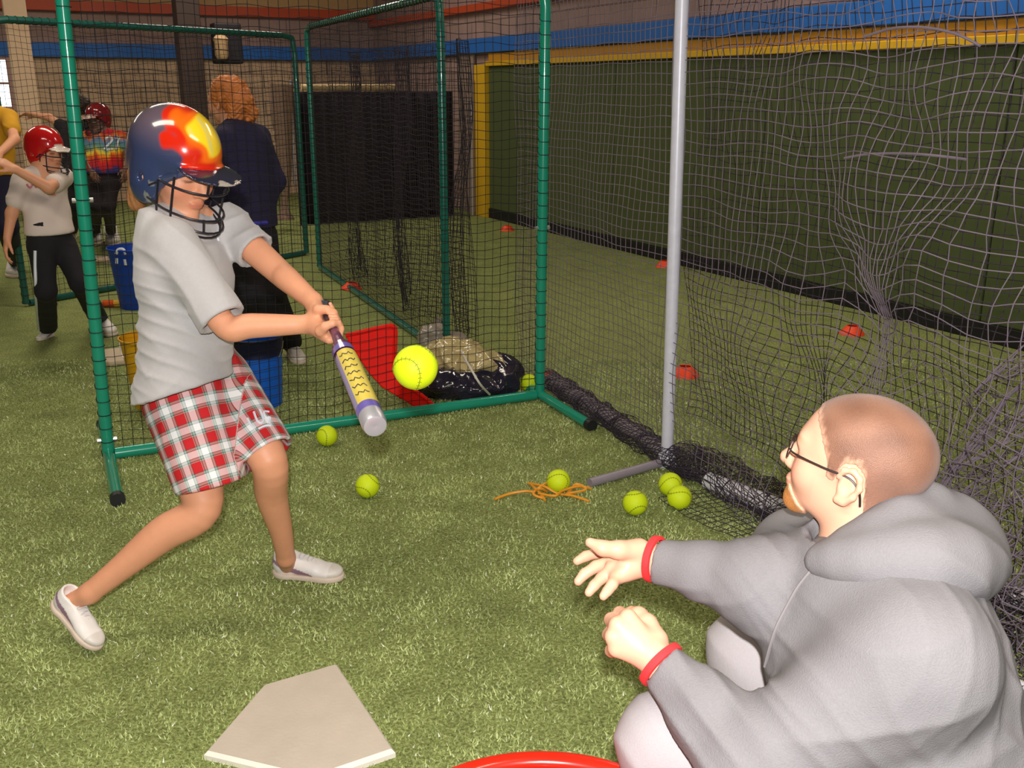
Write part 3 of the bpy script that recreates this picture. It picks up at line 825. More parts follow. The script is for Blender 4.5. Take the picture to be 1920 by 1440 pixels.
# buckets
def bucket(px, py, H, rt, rb, m, label, m2=None, band=.25, logo=False):
    c = G(px, py); t = thing('bucket', label, 'bucket', tuple(c), 'plastic buckets behind the near net')
    mb = MB(); zb = H * (1 - band); rm = rb + (rt - rb) * (1 - band)
    mb.lathe([(rb - .006, .004), (rb, 0), (rm, zb)] if m2 else [(rb - .006, .004), (rb, 0), (rt, H)], c, 40, cap=(True, False))
    mb.lathe([(rt - .006, H), (rb - .006, .01)], c, 40); mb.build('body', m, t)
    mb = MB()
    if m2: mb.lathe([(rm, zb), (rm + .004, zb + .003), (rt + .002, H - .004)], c, 40)
    mb.lathe([(rt + .004 + .005 * math.cos(a), H - .006 + .006 * math.sin(a)) for a in np.linspace(0, 2 * math.pi, 9)], c, 40)
    mb.build('rim_band', m2 or m, t)
    mb = MB(); mb.tube([c + Vector((math.cos(a) * (rt + .008), -.06 * math.sin(a) - .008, H - .03 - .17 * math.sin(a) * .9)) for a in np.linspace(0, math.pi, 18)], .003, 6)
    mb.build('handle', bolt, t)
    return t, c
bucket(487, 757, .375, .140, .118, mat('blue_bucket', lin(12, 92, 196), .4, noise=.05), 'blue bucket with navy top band behind the net beside the batter', mat('navy_band', lin(14, 22, 66), .5), .27)
bucket(297, 758, .375, .155, .115, mat('yellow_bucket', lin(212, 158, 20), .45, noise=.05), 'yellow bucket mostly hidden behind the back of the batter')
t, c = bucket(266, 574, .46, .20, .155, mat('blue_bin', lin(18, 70, 180), .4, noise=.05), 'tall blue bin with a white mark behind the batter')
lp = [D(214, 474, 6.3), D(222, 470, 6.3), D(232, 474, 6.3), D(232, 484, 6.3)]
def on_bin(px, py):
    r = ray(px, py); lo, hi = 3.0, 12.0
    q = hit(px, py, c + Vector((0, -.19, 0)), Vector((0, -1, 0))); return q
mb = MB()
mb.tube(catmull([on_bin(218, 476), on_bin(222, 468), on_bin(231, 468), on_bin(236, 477)], 5), .012, 6)
mb.tube([on_bin(219, 484), on_bin(219, 494)], .011, 6); mb.tube([on_bin(234, 486), on_bin(236, 498)], .011, 6)
o = mb.build('white_mark', mat('white_print', lin(226, 230, 240), .5), t)
# bat on the turf, far plates
a, b2 = G(192, 576), G(300, 573)
t = thing('softball_bat', 'orange and yellow bat lying on the turf behind the green post', 'bat', tuple(a))
X, Y, T_ = frame_of(b2 - a); mb = MB(); mb.lathe([(.002, 0), (.026, .008), (.028, .05), (.028, .24), (.016, .40)], a + Z3 * .028, 16, (X, Y, T_)); mb.build('barrel', mat('bat_orange', lin(236, 92, 24), .3, coat=.4), t)
mb = MB(); mb.lathe([(.016, .40), (.0125, .50), (.0125, .66), (.02, .67), (.02, .69)], a + Z3 * .028, 16, (X, Y, T_), cap=(False, True)); mb.build('grip', blackc, t)
mb = MB(); mb.lathe([(.0285, .09), (.0285, .2)], a + Z3 * .028, 16, (X, Y, T_)); mb.build('yellow_band', mat('bat_yellow', lin(250, 200, 60), .3), t)
def base_plate(px, py, w, d, label, ang=.2):
    c = G(px, py); mb = MB(); ax = (Vector((math.cos(ang), math.sin(ang), 0)), Vector((-math.sin(ang), math.cos(ang), 0)), Z3)
    mb.box(c + Z3 * .016, w, d, .016, ax); tag(mb.build('base_plate', mat('base_tan', lin(206, 186, 160), .7, noise=.08), smooth=False, bevel=.008), label, 'base')
base_plate(226, 672, .125, .16, 'off white square base on the turf beside the yellow bucket', .5)
base_plate(192, 490, .19, .12, 'pale flat base far back between the green post and the blue bin')
# red plastic chute
def slab(pxs, dep, thick, m, name, parent, plane_n, p0):
    P = [hit(x, y, p0, plane_n) for x, y in pxs]; mb = MB(); n_ = Vector(plane_n).normalized() * thick; mb.prism([p - n_ / 2 for p in P], n_); return mb.build(name, m, parent, smooth=False, bevel=.006), P
g0 = G(806, 774); pn = Vector((.10, -1, .34)).normalized()
t = thing('plastic_chute', 'bright red moulded plastic chute tapering down to the turf behind the bat', 'chute', tuple(g0))
redc = mat('red_chute', lin(246, 26, 12), .6, spec=.15, noise=.04, nscale=30)
slab([(648, 630), (726, 612), (736, 613), (741, 622), (739, 688), (752, 716), (790, 742), (818, 764), (815, 771), (788, 771), (760, 752), (716, 726), (692, 700), (668, 664)], 0, .014, redc, 'panel', t, pn, g0)
mb = MB()
rimp = [hit(x, y, g0, pn) for x, y in ((648, 630), (726, 612), (736, 613), (741, 622), (739, 688), (752, 716), (790, 742), (817, 766))]
mb.tube(catmull(rimp, 3), .013, 8); mb.build('rolled_edge', redc, t)
q = hit(655, 640, g0, pn); mb = MB(); mb.tube([q, Vector((q.x - .02, q.y + .12, .012))], .014, 8); mb.build('leg', redc, t)
q2 = hit(736, 640, g0, pn); mb = MB(); mb.tube([q2, Vector((q2.x + .02, q2.y + .12, .012))], .012, 8); mb.build('leg', redc, t)
# crumpled plastic bags
def lump(name, label, prims, m, hvox, amp, f, seed, cat='bag'):
    lo = np.min([p[0] for p in prims], 0) - .06; hi = np.max([p[1] for p in prims], 0) + .06
    F = Field(lo, hi, hvox)
    for p in prims: F.add(p, .05)
    F.cut((0, 0, .004), (0, 0, -1), .004)
    V, Q = F.mesh(); N = vnormals(V, Q)
    r = wob(V, f, seed) + .6 * wob(V, f * 2.1, seed + 1); r = 1 - np.abs(r) * 1.6
    up = smoothstep(.006, .03, V[:, 2])
    V = V + N * (amp * r * up)[:, None]; V[:, 2] = np.maximum(V[:, 2], .003)
    o = mesh_np(name, V, Q, m); return tag(o, label, cat)
def at(px, py, z): 
    return G(px, py, z) + Vector((.04, .15, 0))
lump('plastic_bag', 'crumpled shiny dark plastic bag lying behind the net by the green corner', [ell(at(862, 738, .06), (.26, .13, .085)), ell(at(905, 715, .09), (.17, .15, .10)), ell(at(815, 735, .05), (.16, .10, .06))],
     mat('dark_film', lin(38, 34, 52), .16, coat=.6), .010, .022, 17, 1.0)
lump('plastic_bag', 'crumpled tan see-through bag heaped on the dark shiny bag', [ell(at(835, 690, .15), (.17, .14, .12)), ell(at(880, 700, .15), (.13, .12, .08)), ell(at(795, 690, .12), (.10, .10, .08))],
     mat('tan_film', lin(190, 172, 122), .2, coat=.5), .010, .022, 19, 3.0)
lump('plastic_bag', 'small grey crumpled bag with a torn top behind the flying ball', [ell(at(800, 650, .10), (.10, .08, .10)), cap(at(800, 640, .12), at(808, 610, .12), .035, .012), cap(at(780, 645, .1), at(783, 628, .1), .04, .02), ell(at(835, 655, .07), (.10, .07, .06))],
     mat('grey_film', lin(150, 140, 128), .3, coat=.4), .010, .016, 23, 5.0)
mb = MB(); mb.tube(catmull([at(848, 672, .26), at(856, 690, .26), at(868, 712, .235), at(884, 738, .17), at(902, 756, .07)], 6), .006, 6)
tag(mb.build('drawstring', mat('white_cord', lin(220, 214, 205), .5)), 'pale drawstring running down over the crumpled bags', 'cord')
# orange straps
strapm = mat('orange_strap', lin(232, 156, 40), .5, noise=.12, nscale=40)
def straps(name, label, lines, r=.0055):
    mb = MB()
    for L in lines: mb.tube(catmull([G(x, y, z) for x, y, z in L], 6), r, 6)
    tag(mb.build(name, strapm), label, 'strap')
straps('orange_straps', 'tangle of orange plastic straps on the turf under a softball', [
    [(928, 936, .008), (955, 926, .012), (985, 921, .02), (1000, 922, .015), (1012, 916, .04), (1025, 922, .01)],
    [(995, 908, .02), (1003, 916, .03), (1012, 924, .02), (1022, 938, .01)],
    [(990, 906, .01), (1020, 912, .03), (1045, 925, .01), (1075, 930, .012), (1105, 940, .008)],
    [(1010, 925, .02), (1040, 930, .03), (1055, 920, .03), (1085, 912, .03), (1108, 916, .01)],
    [(1065, 925, .01), (1080, 908, .03), (1098, 918, .02), (1060, 926, .01)],
    [(1020, 935, .01), (1000, 925, .02), (1030, 905, .03), (1050, 928, .008)]])
straps('orange_straps', 'orange and yellow straps behind the green corner of the near screen', [
    [(938, 706, .02), (958, 704, .05), (980, 712, .04), (996, 722, .02)], [(935, 722, .02), (955, 716, .05), (975, 716, .03), (990, 724, .01)],
    [(925, 738, .01), (945, 732, .04), (965, 736, .02), (940, 742, .01)], [(950, 728, .01), (965, 722, .05), (978, 728, .02)]], .008)

# ---- blades of the turf near the camera
rng = np.random.default_rng(3)
N = 190000
yy = rng.random(N) ** 1.15 * 4.6 + 1.25; xx = (rng.random(N) * 2 - 1) * (yy * .56 + .15)
poly = np.array([(p.x, p.y) for p in out]); ins = np.ones(N, bool)
for i in range(5):
    a, c = poly[i], poly[(i + 1) % 5]; cr_ = (c[0] - a[0]) * (yy - a[1]) - (c[1] - a[1]) * (xx - a[0]); ins &= (cr_ < 0.0)
keep = ~ins; xx, yy = xx[keep], yy[keep]; N = len(xx)
clump = .5 + .5 * np.sin(xx * 11 + 2 * np.sin(yy * 7)) * np.sin(yy * 13 + 1.5 * np.sin(xx * 9))
hgt = (.007 + .011 * rng.random(N)) * (.7 + .5 * clump); wd = .0011 + .0009 * rng.random(N) + .00025 * yy
a = rng.random(N) * 2 * math.pi; til = .25 + .9 * rng.random(N); az = rng.random(N) * 2 * math.pi
V = np.zeros((N, 3, 3), np.float32)
V[:, 0, 0] = xx - wd * np.cos(a); V[:, 0, 1] = yy - wd * np.sin(a); V[:, 1, 0] = xx + wd * np.cos(a); V[:, 1, 1] = yy + wd * np.sin(a)
V[:, 2, 0] = xx + np.cos(az) * hgt * np.sin(til); V[:, 2, 1] = yy + np.sin(az) * hgt * np.sin(til); V[:, 2, 2] = hgt * np.cos(til) + .001
c0 = np.array([.18, .23, .06]); c1 = np.array([.64, .72, .30]); m_ = np.clip(.15 + .6 * rng.random(N) + .55 * (clump - .5), 0, 1)
Cc = c0 * (1 - m_[:, None]) + c1 * m_[:, None]; sp_ = rng.random(N) > .985; Cc[sp_] = (.85, .87, .7)  # a few near white blades: glints put into the blade colour
o = mesh_np('turf_blades', V.reshape(-1, 3), np.arange(3 * N, dtype=np.int32).reshape(-1, 3), vmat('blade', .45, .4, noise=.0), None, False, cols=np.repeat(Cc, 3, 0))
tag(o, 'short bright green artificial grass blades of the foreground turf', 'grass', kind='stuff')

# ================================================================== people
from mathutils.bvhtree import BVHTree
SKIN = lin(226, 160, 124)
def bvh(o):
    me = o.data; off = o.matrix_world.translation.copy(); off = Vector((0, 0, 0)); p = o.parent
    while p is not None: off += p.location; p = p.parent
    vs_ = [v.co + off for v in me.vertices]; return BVHTree.FromPolygons(vs_, [tuple(p.vertices) for p in me.polygons])
def onto(tree, px, py, lift=.001):
    r = ray(px, py).normalized(); h = tree.ray_cast(CAM, r)
    if h[0] is None: return None
    return h[0] - r * lift
def hand_prims(w, d, n, t, size=1.0, curl=.35, spread=.0, kk=.004, thumb=.5):
    """w wrist, d towards the fingers, n palm side, t thumb side"""
    w = Vector(w); d = Vector(d).normalized(); n = Vector(n); n = (n - d * n.dot(d)).normalized(); t0 = Vector(t); s = n.cross(d); s = s if s.dot(t0) > 0 else -s
    k = size; P = []
    offs = (.030, .010, -.010, -.028); ln = ((.044, .026, .021), (.048, .029, .022), (.045, .027, .021), (.036, .021, .019)); bx = (.088, .092, .088, .080)
    for i in range(4):
        b = w + d * bx[i] * k + s * offs[i] * k
        P.append((cap(w + s * offs[i] * .55 * k, b, .015 * k, .0125 * k), .016 * k))
        c = curl if not isinstance(curl, (list, tuple)) else curl[i]
        p = b; a = c * .8; sp = spread * (1.5 - i) * .22
        for j in range(3):
            dd = (d * math.cos(a) + n * math.sin(a) + s * sp).normalized(); q = p + dd * ln[i][j] * k
            P.append((cap(p, q, (.0098, .0088, .0078)[j] * k, (.0088, .0078, .0068)[j] * k), kk)); p = q; a += c * (1.1, .9, 0)[j]
    tb = w + d * .022 * k + s * .022 * k + n * .006 * k
    t1 = tb + (d * .75 + s * .62 + n * .25).normalized() * .040 * k
    t2 = t1 + (d * .9 + s * (.25 + .2 * (1 - thumb)) + n * (.2 + thumb * .5)).normalized() * .034 * k
    t3 = t2 + (d * .95 + s * .02 + n * (.2 + thumb * .7)).normalized() * .026 * k
    P += [(cap(tb, t1, .017 * k, .0125 * k), .014 * k), (cap(t1, t2, .0118 * k, .0105 * k), .005), (cap(t2, t3, .0105 * k, .0078 * k), kk)]
    return P
def grip_prims(c, ax, wr, r, size=1.0, flip=1):
    """a fist closed round a bar through c along ax; the wrist is at wr"""
    ax = Vector(ax).normalized(); c = Vector(c); n = Vector(wr) - c; n = (n - ax * n.dot(ax)).normalized(); t = ax.cross(n) * flip; k = size; P = []
    def at_(o, deg, rad): a = math.radians(deg); return c + ax * o * k + (n * math.cos(a) + t * math.sin(a)) * rad
    pal = c + n * (r + .017 * k)
    P.append((cap(wr, pal, .024 * k, .022 * k), .02 * k))
    for i, o in enumerate((.031, .011, -.010, -.030)):
        R = r + .0085 * k
        P.append((cap(Vector(wr) + ax * o * .4 * k, at_(o, 35, R + .012 * k), .016 * k, .0125 * k), .014 * k))
        pts = [at_(o, 50, R + .009 * k), at_(o, 100, R + .003 * k), at_(o, 150, R), at_(o, 200, R), at_(o, 245, R)]
        rr = [.0105, .0098, .009, .0082, .0072]
        for j in range(4): P.append((cap(pts[j], pts[j + 1], rr[j] * k, rr[j + 1] * k), .0035))
    pts = [at_(.020, -20, r + .022 * k), at_(.034, -60, r + .014 * k), at_(.040, -110, r + .010 * k), at_(.030, -160, r + .010 * k)]
    rr = [.0165, .0128, .0108, .0085]
    for j in range(3): P.append((cap(pts[j], pts[j + 1], rr[j] * k, rr[j + 1] * k), .008 if j == 0 else .004))
    return P
def head_prims(h, neck=None, nr=.055, face=True):
    P = [(h.ell(0, -.014, .035, .074, .098, .082), .01), (h.ell(0, .028, .005, .063, .062, .082), .03), (h.ell(0, .034, -.052, .050, .052, .050), .03),
         (h.cap((0, .070, -.092), (0, .068, -.088), .020), .02)]
    if face:
        P += [(h.ell(.036, .054, -.026, .026, .028, .028), .02), (h.ell(-.036, .054, -.026, .026, .028, .028), .02),
              (h.cap((-.034, .078, .020), (.034, .078, .020), .012), .02),
              (h.cap((0, .084, .010), (0, .106, -.030), .007, .0125), .012), (h.ell(.012, .094, -.034, .009, .011, .008), .006), (h.ell(-.012, .094, -.034, .009, .011, .008), .006),
              (h.ell(0, .088, -.058, .022, .010, .0055), .006), (h.ell(0, .086, -.067, .019, .010, .006), .006)]
    for sg in (-1, 1):
        P.append((h.ell(sg * .075, -.010, -.008, .009, .015, .026), .006))
        pe = [(.080, .006, .006), (.083, .000, .020), (.087, -.014, .025), (.089, -.026, .018), (.088, -.030, .002), (.085, -.024, -.016), (.081, -.012, -.030), (.077, -.002, -.032)]
        P += [(h.cap((sg * q[0], q[1], q[2]), (sg * r_[0], r_[1], r_[2]), .0048 if i_ < 5 else .0062), .004) for i_, (q, r_) in enumerate(zip(pe[:-1], pe[1:]))]
    if neck is not None: P.append((cap(h.p(0, -.030, -.055), neck, nr * .98, nr * 1.08), .03))
    return P
def head_subs(h):
    return [(h.ell(.031, .100, .002, .017, .016, .012), .012), (h.ell(-.031, .100, .002, .017, .016, .012), .012), (h.cap((-.018, .099, -.0625), (.018, .099, -.0625), .0022), .003),
            (h.ell(.086, -.010, -.004, .0065, .010, .015), .004), (h.ell(-.086, -.010, -.004, .0065, .010, .015), .004), (h.cap((.012, .100, -.042), (.012, .104, -.040), .003), .003), (h.cap((-.012, .100, -.042), (-.012, .104, -.040), .003), .003)]
def face_cols(h, V, base, brow=(.12, .06, .03), lids=True, lash=(.04, .02, .015)):
    s, f, u = h.loc(V); C = np.tile(np.array(base), (len(V), 1)); fr = (f > .04) & (np.abs(u) < .13)
    lip = np.exp(-((s / .022) ** 4 + ((u + .0625) / .0085) ** 4)) * (f > .06); C = C * (1 - .75 * lip[:, None]) + np.array(base) * np.array([.80, .48, .50]) * .75 * lip[:, None]
    ck = np.exp(-(((np.abs(s) - .042) / .02) ** 2 + ((u + .03) / .02) ** 2)) * fr; C *= 1 - ck[:, None] * np.array([0, .18, .15])
    br = np.exp(-(((np.abs(s) - .033) / .017) ** 4 + ((u - .026 + 6 * (np.abs(s) - .033) ** 2) / .0045) ** 4)) * (f > .05); C = C * (1 - .7 * br[:, None]) + np.array(brow) * .7 * br[:, None]
    e = np.exp(-(((np.abs(s) - .031) / .0145) ** 4 + ((u + .004 - 9 * (np.abs(s) - .031) ** 2) / .0032) ** 4)) * (f > .05); C = C * (1 - .85 * e[:, None]) + np.array(lash) * .85 * e[:, None]
    return C
def eyes(h): return [(h.ell(.031, .078, .0, .0125, .0125, .0115), .004), (h.ell(-.031, .078, .0, .0125, .0125, .0115), .004)]
def bounds(prims, m=.03):
    lo = np.min([p[0][0] for p in prims], 0) - m; hi = np.max([p[0][1] for p in prims], 0) + m; return lo, hi
def make(prims, h, subs=(), m=.03, cuts=(), rel=1, lo=None, hi=None):
    a, b = bounds(prims, m); F = Field(a if lo is None else lo, b if hi is None else hi, h)
    for p, k in prims: F.add(p, k)
    for p, k in subs: F.sub(p, k)
    for c in cuts: F.cut(*c)
    V, Q = F.mesh()
    return (relax(V, Q, rel, .5) if rel else V), Q
def smooth_cols(C, Q, it=2):
    return C
def shoe(toe, heel, up, parent, h=.0035, stripe=lin(150, 118, 140), white=lin(236, 230, 226), name='shoe', wid=1.0):
    L = (Vector(toe) - Vector(heel)).length; H = HF(heel, Vector(toe) - Vector(heel), up, L / .25); w_ = wid
    P = [(H.ell(0, .042, .045, .033 * w_, .040, .045), .01), (etube(H.p(0, .05, .052), H.p(0, .15, .036), (.034 * H.k * w_, .042 * H.k), (.040 * H.k * w_, .028 * H.k), H.s), .02),
         (H.ell(0, .190, .028, .042 * w_, .056, .024), .02), (H.cap((0, .040, .05), (0, .045, .080), .034, .037), .015), (H.cap((0, .10, .075), (0, .07, .085), .018, .02), .02)]
    S = [(H.cap((0, .045, .075), (0, .05, .125), .027, .034), .006)]
    V, Q = make(P, h * H.k, S, .02, [(H.p(0, 0, .012), -H.u, .003), (H.p(0, 0, .100), H.u + H.f * .25, .003)])
    s, f, u = H.loc(V); C = np.tile(np.array(white), (len(V), 1))
    uc = .070 - .42 * f; wdt = .005 + .085 * np.clip(f, 0, .14)
    mk = (np.abs(u - uc) < wdt) & (np.abs(s) > .017) & (f > .0) & (f < .150); C[mk] = stripe
    C[(f > .205)] = np.array(white) * np.array([.86, .84, .80]); C[(f < .012) & (u > .05)] = stripe
    sh = mesh_np(name, V, Q, vmat('shoe_leather', .45, bump=.1), parent, True, cols=C)
    P = [(H.ell(0, .044, .010, .038 * w_, .046, .045), .01), (H.ell(0, .186, .010, .0455 * w_, .064, .045), .01), (etube(H.p(0, .05, .010), H.p(0, .17, .010), (.036 * H.k * w_, .04 * H.k), (.042 * H.k * w_, .04 * H.k), H.s), .01)]
    V, Q = make(P, h * H.k, (), .02, [(H.p(0, 0, .0), -H.u, .003), (H.p(0, 0, .019), H.u, .003)]); mesh_np('sole', V, Q, mat('shoe_sole', lin(214, 196, 178), .6, noise=.1), sh)
    mb = MB()
    pts = []
    for i in range(6):
        f_ = .098 + i * .013; z = .082 - i * .0062; sg = 1 if i % 2 else -1
        pts += [H.p(-.017 * sg, f_, z - .003), H.p(0, f_ + .003, z + .0035), H.p(.017 * sg, f_ + .006, z - .004)]
    mb.tube(catmull(pts, 3), .0019 * H.k, 5); mb.build('laces', mat('lace', lin(205, 205, 208), .7), sh)
    return sh
def helmet(H, parent, colf, h, mask=None, brim_c=None, name='helmet'):
    P = [(H.ell(0, -.012, .045, .098, .122, .104), .01), (H.ell(.080, -.008, -.035, .020, .050, .052), .035), (H.ell(-.080, -.008, -.035, .020, .050, .052), .035),
         (H.ell(0, -.075, -.01, .07, .05, .05), .04)]
    S = [(H.ell(0, -.010, .030, .084, .108, .092), .008), (H.ell(0, .118, -.050, .092, .085, .070), .012), (H.ell(0, .0, -.115, .078, .10, .085), .012), (H.ell(0, -.135, -.095, .10, .07, .06), .015),
         (H.cap((.10, -.004, -.020), (.07, -.004, -.020), .009), .004), (H.cap((-.10, -.004, -.020), (-.07, -.004, -.020), .009), .004)]
    lo, hi = bounds(P, .09 * H.k + .02); F = Field(lo, hi, h)
    for p, k in P: F.add(p, k)
    for p, k in S: F.sub(p, k)
    bx = HF(H.p(0, .118, .028), H.f - H.u * .12, H.u, H.k)
    F.add(bx.ell(0, 0, 0, .080, .066, .0075), .012); F.sub(H.ell(0, -.010, .030, .084, .108, .092), .004)
    F.cut(H.p(0, 0, -.088), -H.u, .006)
    V, Q = F.mesh(); V = relax(V, Q, 1); s, f, u = H.loc(V)
    o = mesh_np(name, V, Q, vmat('helmet_shell', .16, coat=.7, noise=.03), parent, True, cols=colf(s, f, u, V))
    if mask is not None:
        mb = MB()
        def arc(u0, wd, fr, du=0, n=15, back=.045): return [H.p(wd * math.sin(a) if False else wd * math.sin(a), back + (fr - back) * math.cos(a), u0 + du * math.cos(a)) for a in np.linspace(-math.pi / 2, math.pi / 2, n)]
        r = mask * H.k
        mb.tube(arc(-.008, .088, .150, -.008), r, 6); mb.tube(arc(-.070, .084, .150, -.01), r, 6); mb.tube(arc(-.088, .080, .158, -.020), r, 6); mb.tube(arc(-.096, .078, .150, -.026), r, 6)
        for a in (-1.15, -.32, .32, 1.15):
            q = [H.p(.088 * math.sin(a), .045 + .105 * math.cos(a), .012), H.p(.088 * math.sin(a), .045 + .105 * math.cos(a), -.016), H.p(.085 * math.sin(a), .045 + .105 * math.cos(a), -.076), H.p(.080 * math.sin(a), .045 + .110 * math.cos(a), -.108)]
            mb.tube(q if abs(a) > 1 else ([q[0], q[1]]), r, 6)
            if abs(a) < 1: mb.tube([q[2], q[3]], r, 6)
        for sg in (-1, 1):
            mb.tube([H.p(sg * .095, .025, -.030), H.p(sg * .088, .045, -.014)], r, 6); mb.tube([H.p(sg * .092, .020, -.060), H.p(sg * .084, .045, -.070)], r, 6); mb.tube([H.p(sg * .084, .045, -.070), H.p(sg * .079, .045, -.097)], r, 6); mb.tube([H.p(sg * .088, .045, -.008), H.p(sg * .084, .045, -.070)], r, 6)
        mb.build('face_guard', mat('guard_black', (.012, .012, .018), .35), o)
    return o

# ------------------------------------------------------------------ the batter
gb_ = G(380, 1150)
girl = thing('person', 'young batter in grey T-shirt, plaid shorts and flame painted helmet swinging a bat', 'person', tuple(gb_))
Hg = HF(D(330, 314, 2.62), (.80, -.50, -.30), (.05, 0, 1), 1.16)
neck = D(336, 412, 2.69); shR = D(322, 456, 2.56); shL = D(428, 424, 2.77); elR = D(424, 612, 2.53); wrR = D(583, 608, 2.53)
elL = D(523, 510, 2.70); wrL = D(588, 566, 2.57)
tip = D(704, 800, 2.06); gripP = D(618, 600, 2.50); bax = (tip - gripP).normalized()
hipR = D(338, 745, 2.76); hipL = D(405, 720, 2.92); knR = D(378, 952, 2.74); anR = D(168, 1112, 2.76); knL = D(503, 862, 2.78); anL = D(536, 1046, 3.08)
toeR = G(186, 1228) + Z3 * .012; heR = D(100, 1128, 2.80)
toeL = G(646, 1088) + Z3 * .004; heL = G(514, 1078) + Z3 * .004
handL = gripP - bax * .045; handR = gripP + bax * .030
pel = (hipR + hipL) / 2; uR_ = Vector((.62, -.1, .78)).normalized(); bkR = Vector((-.35, .1, .5))
P = head_prims(Hg, neck, .046) + eyes(Hg)
P += [(etube(neck - Z3 * .03, pel + Z3 * .10, (.13, .08), (.11, .09), shL - shR), .03), (etube(pel + Z3 * .08, pel, (.11, .09), (.12, .10), hipL - hipR), .04),
      (cap(shR, neck, .045, .05), .03), (cap(shL, neck, .045, .05), .03),
      (limb([shR, shR.lerp(elR, .5), elR, elR.lerp(wrR, .3), wrR], [.043, .040, .0345, .0355, .0235]), .02),
      (limb([shL, shL.lerp(elL, .5), elL, elL.lerp(wrL, .3), wrL], [.045, .043, .037, .0365, .0240]), .02),
      (limb([hipR, hipR.lerp(knR, .5), knR, knR.lerp(anR, .33) + bkR * .012, knR.lerp(anR, .7) + bkR * .004, anR], [.088, .078, .055, .053, .038, .030]), .03), (cap(anR, heR.lerp(toeR, .22) + uR_ * .045, .030, .026), .015),
      (limb([hipL, hipL.lerp(knL, .5), knL, knL.lerp(anL, .33) + Vector((-.010, 0, 0)), knL.lerp(anL, .7), anL], [.088, .078, .054, .050, .036, .029]), .03), (cap(anL, heL.lerp(toeL, .2) + Z3 * .03, .029, .026), .015)]
P += grip_prims(handL, bax, wrL, .0125, .92, 1) + grip_prims(handR, bax, wrR, .0125, .95, 1)
V, Q = make(P, .0046, head_subs(Hg))
C = face_cols(Hg, V, SKIN)
mesh_np('body', V, Q, vmat('skin', .48, .4, noise=.07, nscale=28, sss=.12, bump=.06, bscale=120), girl, cols=C)
# hair under the helmet
P = [(Hg.ell(0, -.045, -.035, .070, .060, .060), .01), (cap(Hg.p(-.03, -.075, -.050), Hg.p(-.03, -.085, -.120), .034 * Hg.k, .022 * Hg.k), .03)]
V, Q = make(P, .005); N = vnormals(V, Q); V = V + N * (.002 * np.sin(V[:, 0] * 420 + 4 * np.sin(V[:, 2] * 30)))[:, None]
mesh_np('hair', V, Q, mat('hair_brown', lin(158, 108, 66), .5, noise=.3, nscale=70, bump=.5, bscale=160), girl)
def flame(s, f, u, V):
    d = np.stack([s - .01, f + .01, u - .035], 1); d /= np.linalg.norm(d, axis=1)[:, None]
    c = np.array([.10, .70, .70]); c /= np.linalg.norm(c)
    ang = np.degrees(np.arccos(np.clip(d @ c, -1, 1))) + 6 * np.sin(s * 70 + 2 * np.sin(u * 60)) + 4 * np.sin(f * 90 + s * 60)
    navy = np.array(lin(50, 62, 96)); plum = np.array(lin(100, 86, 100)); red = np.array(lin(214, 40, 18)); org = np.array(lin(246, 110, 22)); ye = np.array(lin(250, 214, 40)); pal = np.array(lin(214, 206, 120))
    C = lerpc(navy, plum, smoothstep(.03, .12, u)); t = smoothstep(58, 52, ang)[:, None]; C = C * (1 - t) + red * t
    t = smoothstep(44, 34, ang)[:, None]; C = C * (1 - t) + org * t; t = smoothstep(31, 22, ang)[:, None]; C = C * (1 - t) + ye * t
    st = (smoothstep(.3, .9, np.sin(s * 150 + 1)) * smoothstep(28, 14, ang) * .8)[:, None]; C = C * (1 - st) + pal * st
    br = (f > .07) & (u < .07) & (((s / .098) ** 2 + ((f + .012) / .122) ** 2 + ((u - .045) / .104) ** 2) > 1.14); C[br] = lin(38, 40, 62)
    wr_ = br & (f > .172 + .008 * np.sin(s * 130)) & (u > .01); C[wr_] = lin(170, 160, 150)
    C[(u < -.02) & (f > -.01) & (np.sin(s * 90 + f * 110 + 1) + np.sin(u * 120 + f * 130) > .9)] = lin(120, 122, 118)
    return C
helmet(Hg, girl, flame, .0042, .0028)
# T-shirt
FB = (Vector((.93, -.37, 0)))
hemA = D(248, 766, 2.70); hemB = D(458, 690, 2.70); lat = (shL - shR).normalized(); lat.z = 0
c0 = D(338, 436, 2.68); c1 = D(347, 520, 2.66); c2 = D(350, 630, 2.70); c3 = D(340, 800, 2.74)
P = [(etube(c0, c1, (.150, .085), (.152, .112), lat), .03), (etube(c1, c2, (.150, .112), (.140, .118), lat), .03), (etube(c2, c3, (.140, .118), (.165, .140), lat), .03),
     (cap(shR, neck - Z3 * .035, .060, .046), .03), (cap(shL, neck - Z3 * .035, .060, .046), .03),
     (cap(D(300, 450, 2.60), D(300, 540, 2.62), .06, .05), .03)]
slR = shR.lerp(elR, .80); slL = shL.lerp(elL, .48)
P += [(cap(shR, slR, .068, .064), .03), (cap(slR, shR.lerp(elR, 1.0), .064, .070), .02), (cap(shL, slL, .062, .056), .03), (cap(slL, shL.lerp(elL, .7), .056, .060), .02)]
dR = (elR - shR).normalized(); dL = (elL - shL).normalized(); lo, hi = bounds(P, .03)
lo[2] = min(hemA.z, hemB.z) - .04
F = Field(lo, hi, .0052)
for p, k in P: F.add(p, k)
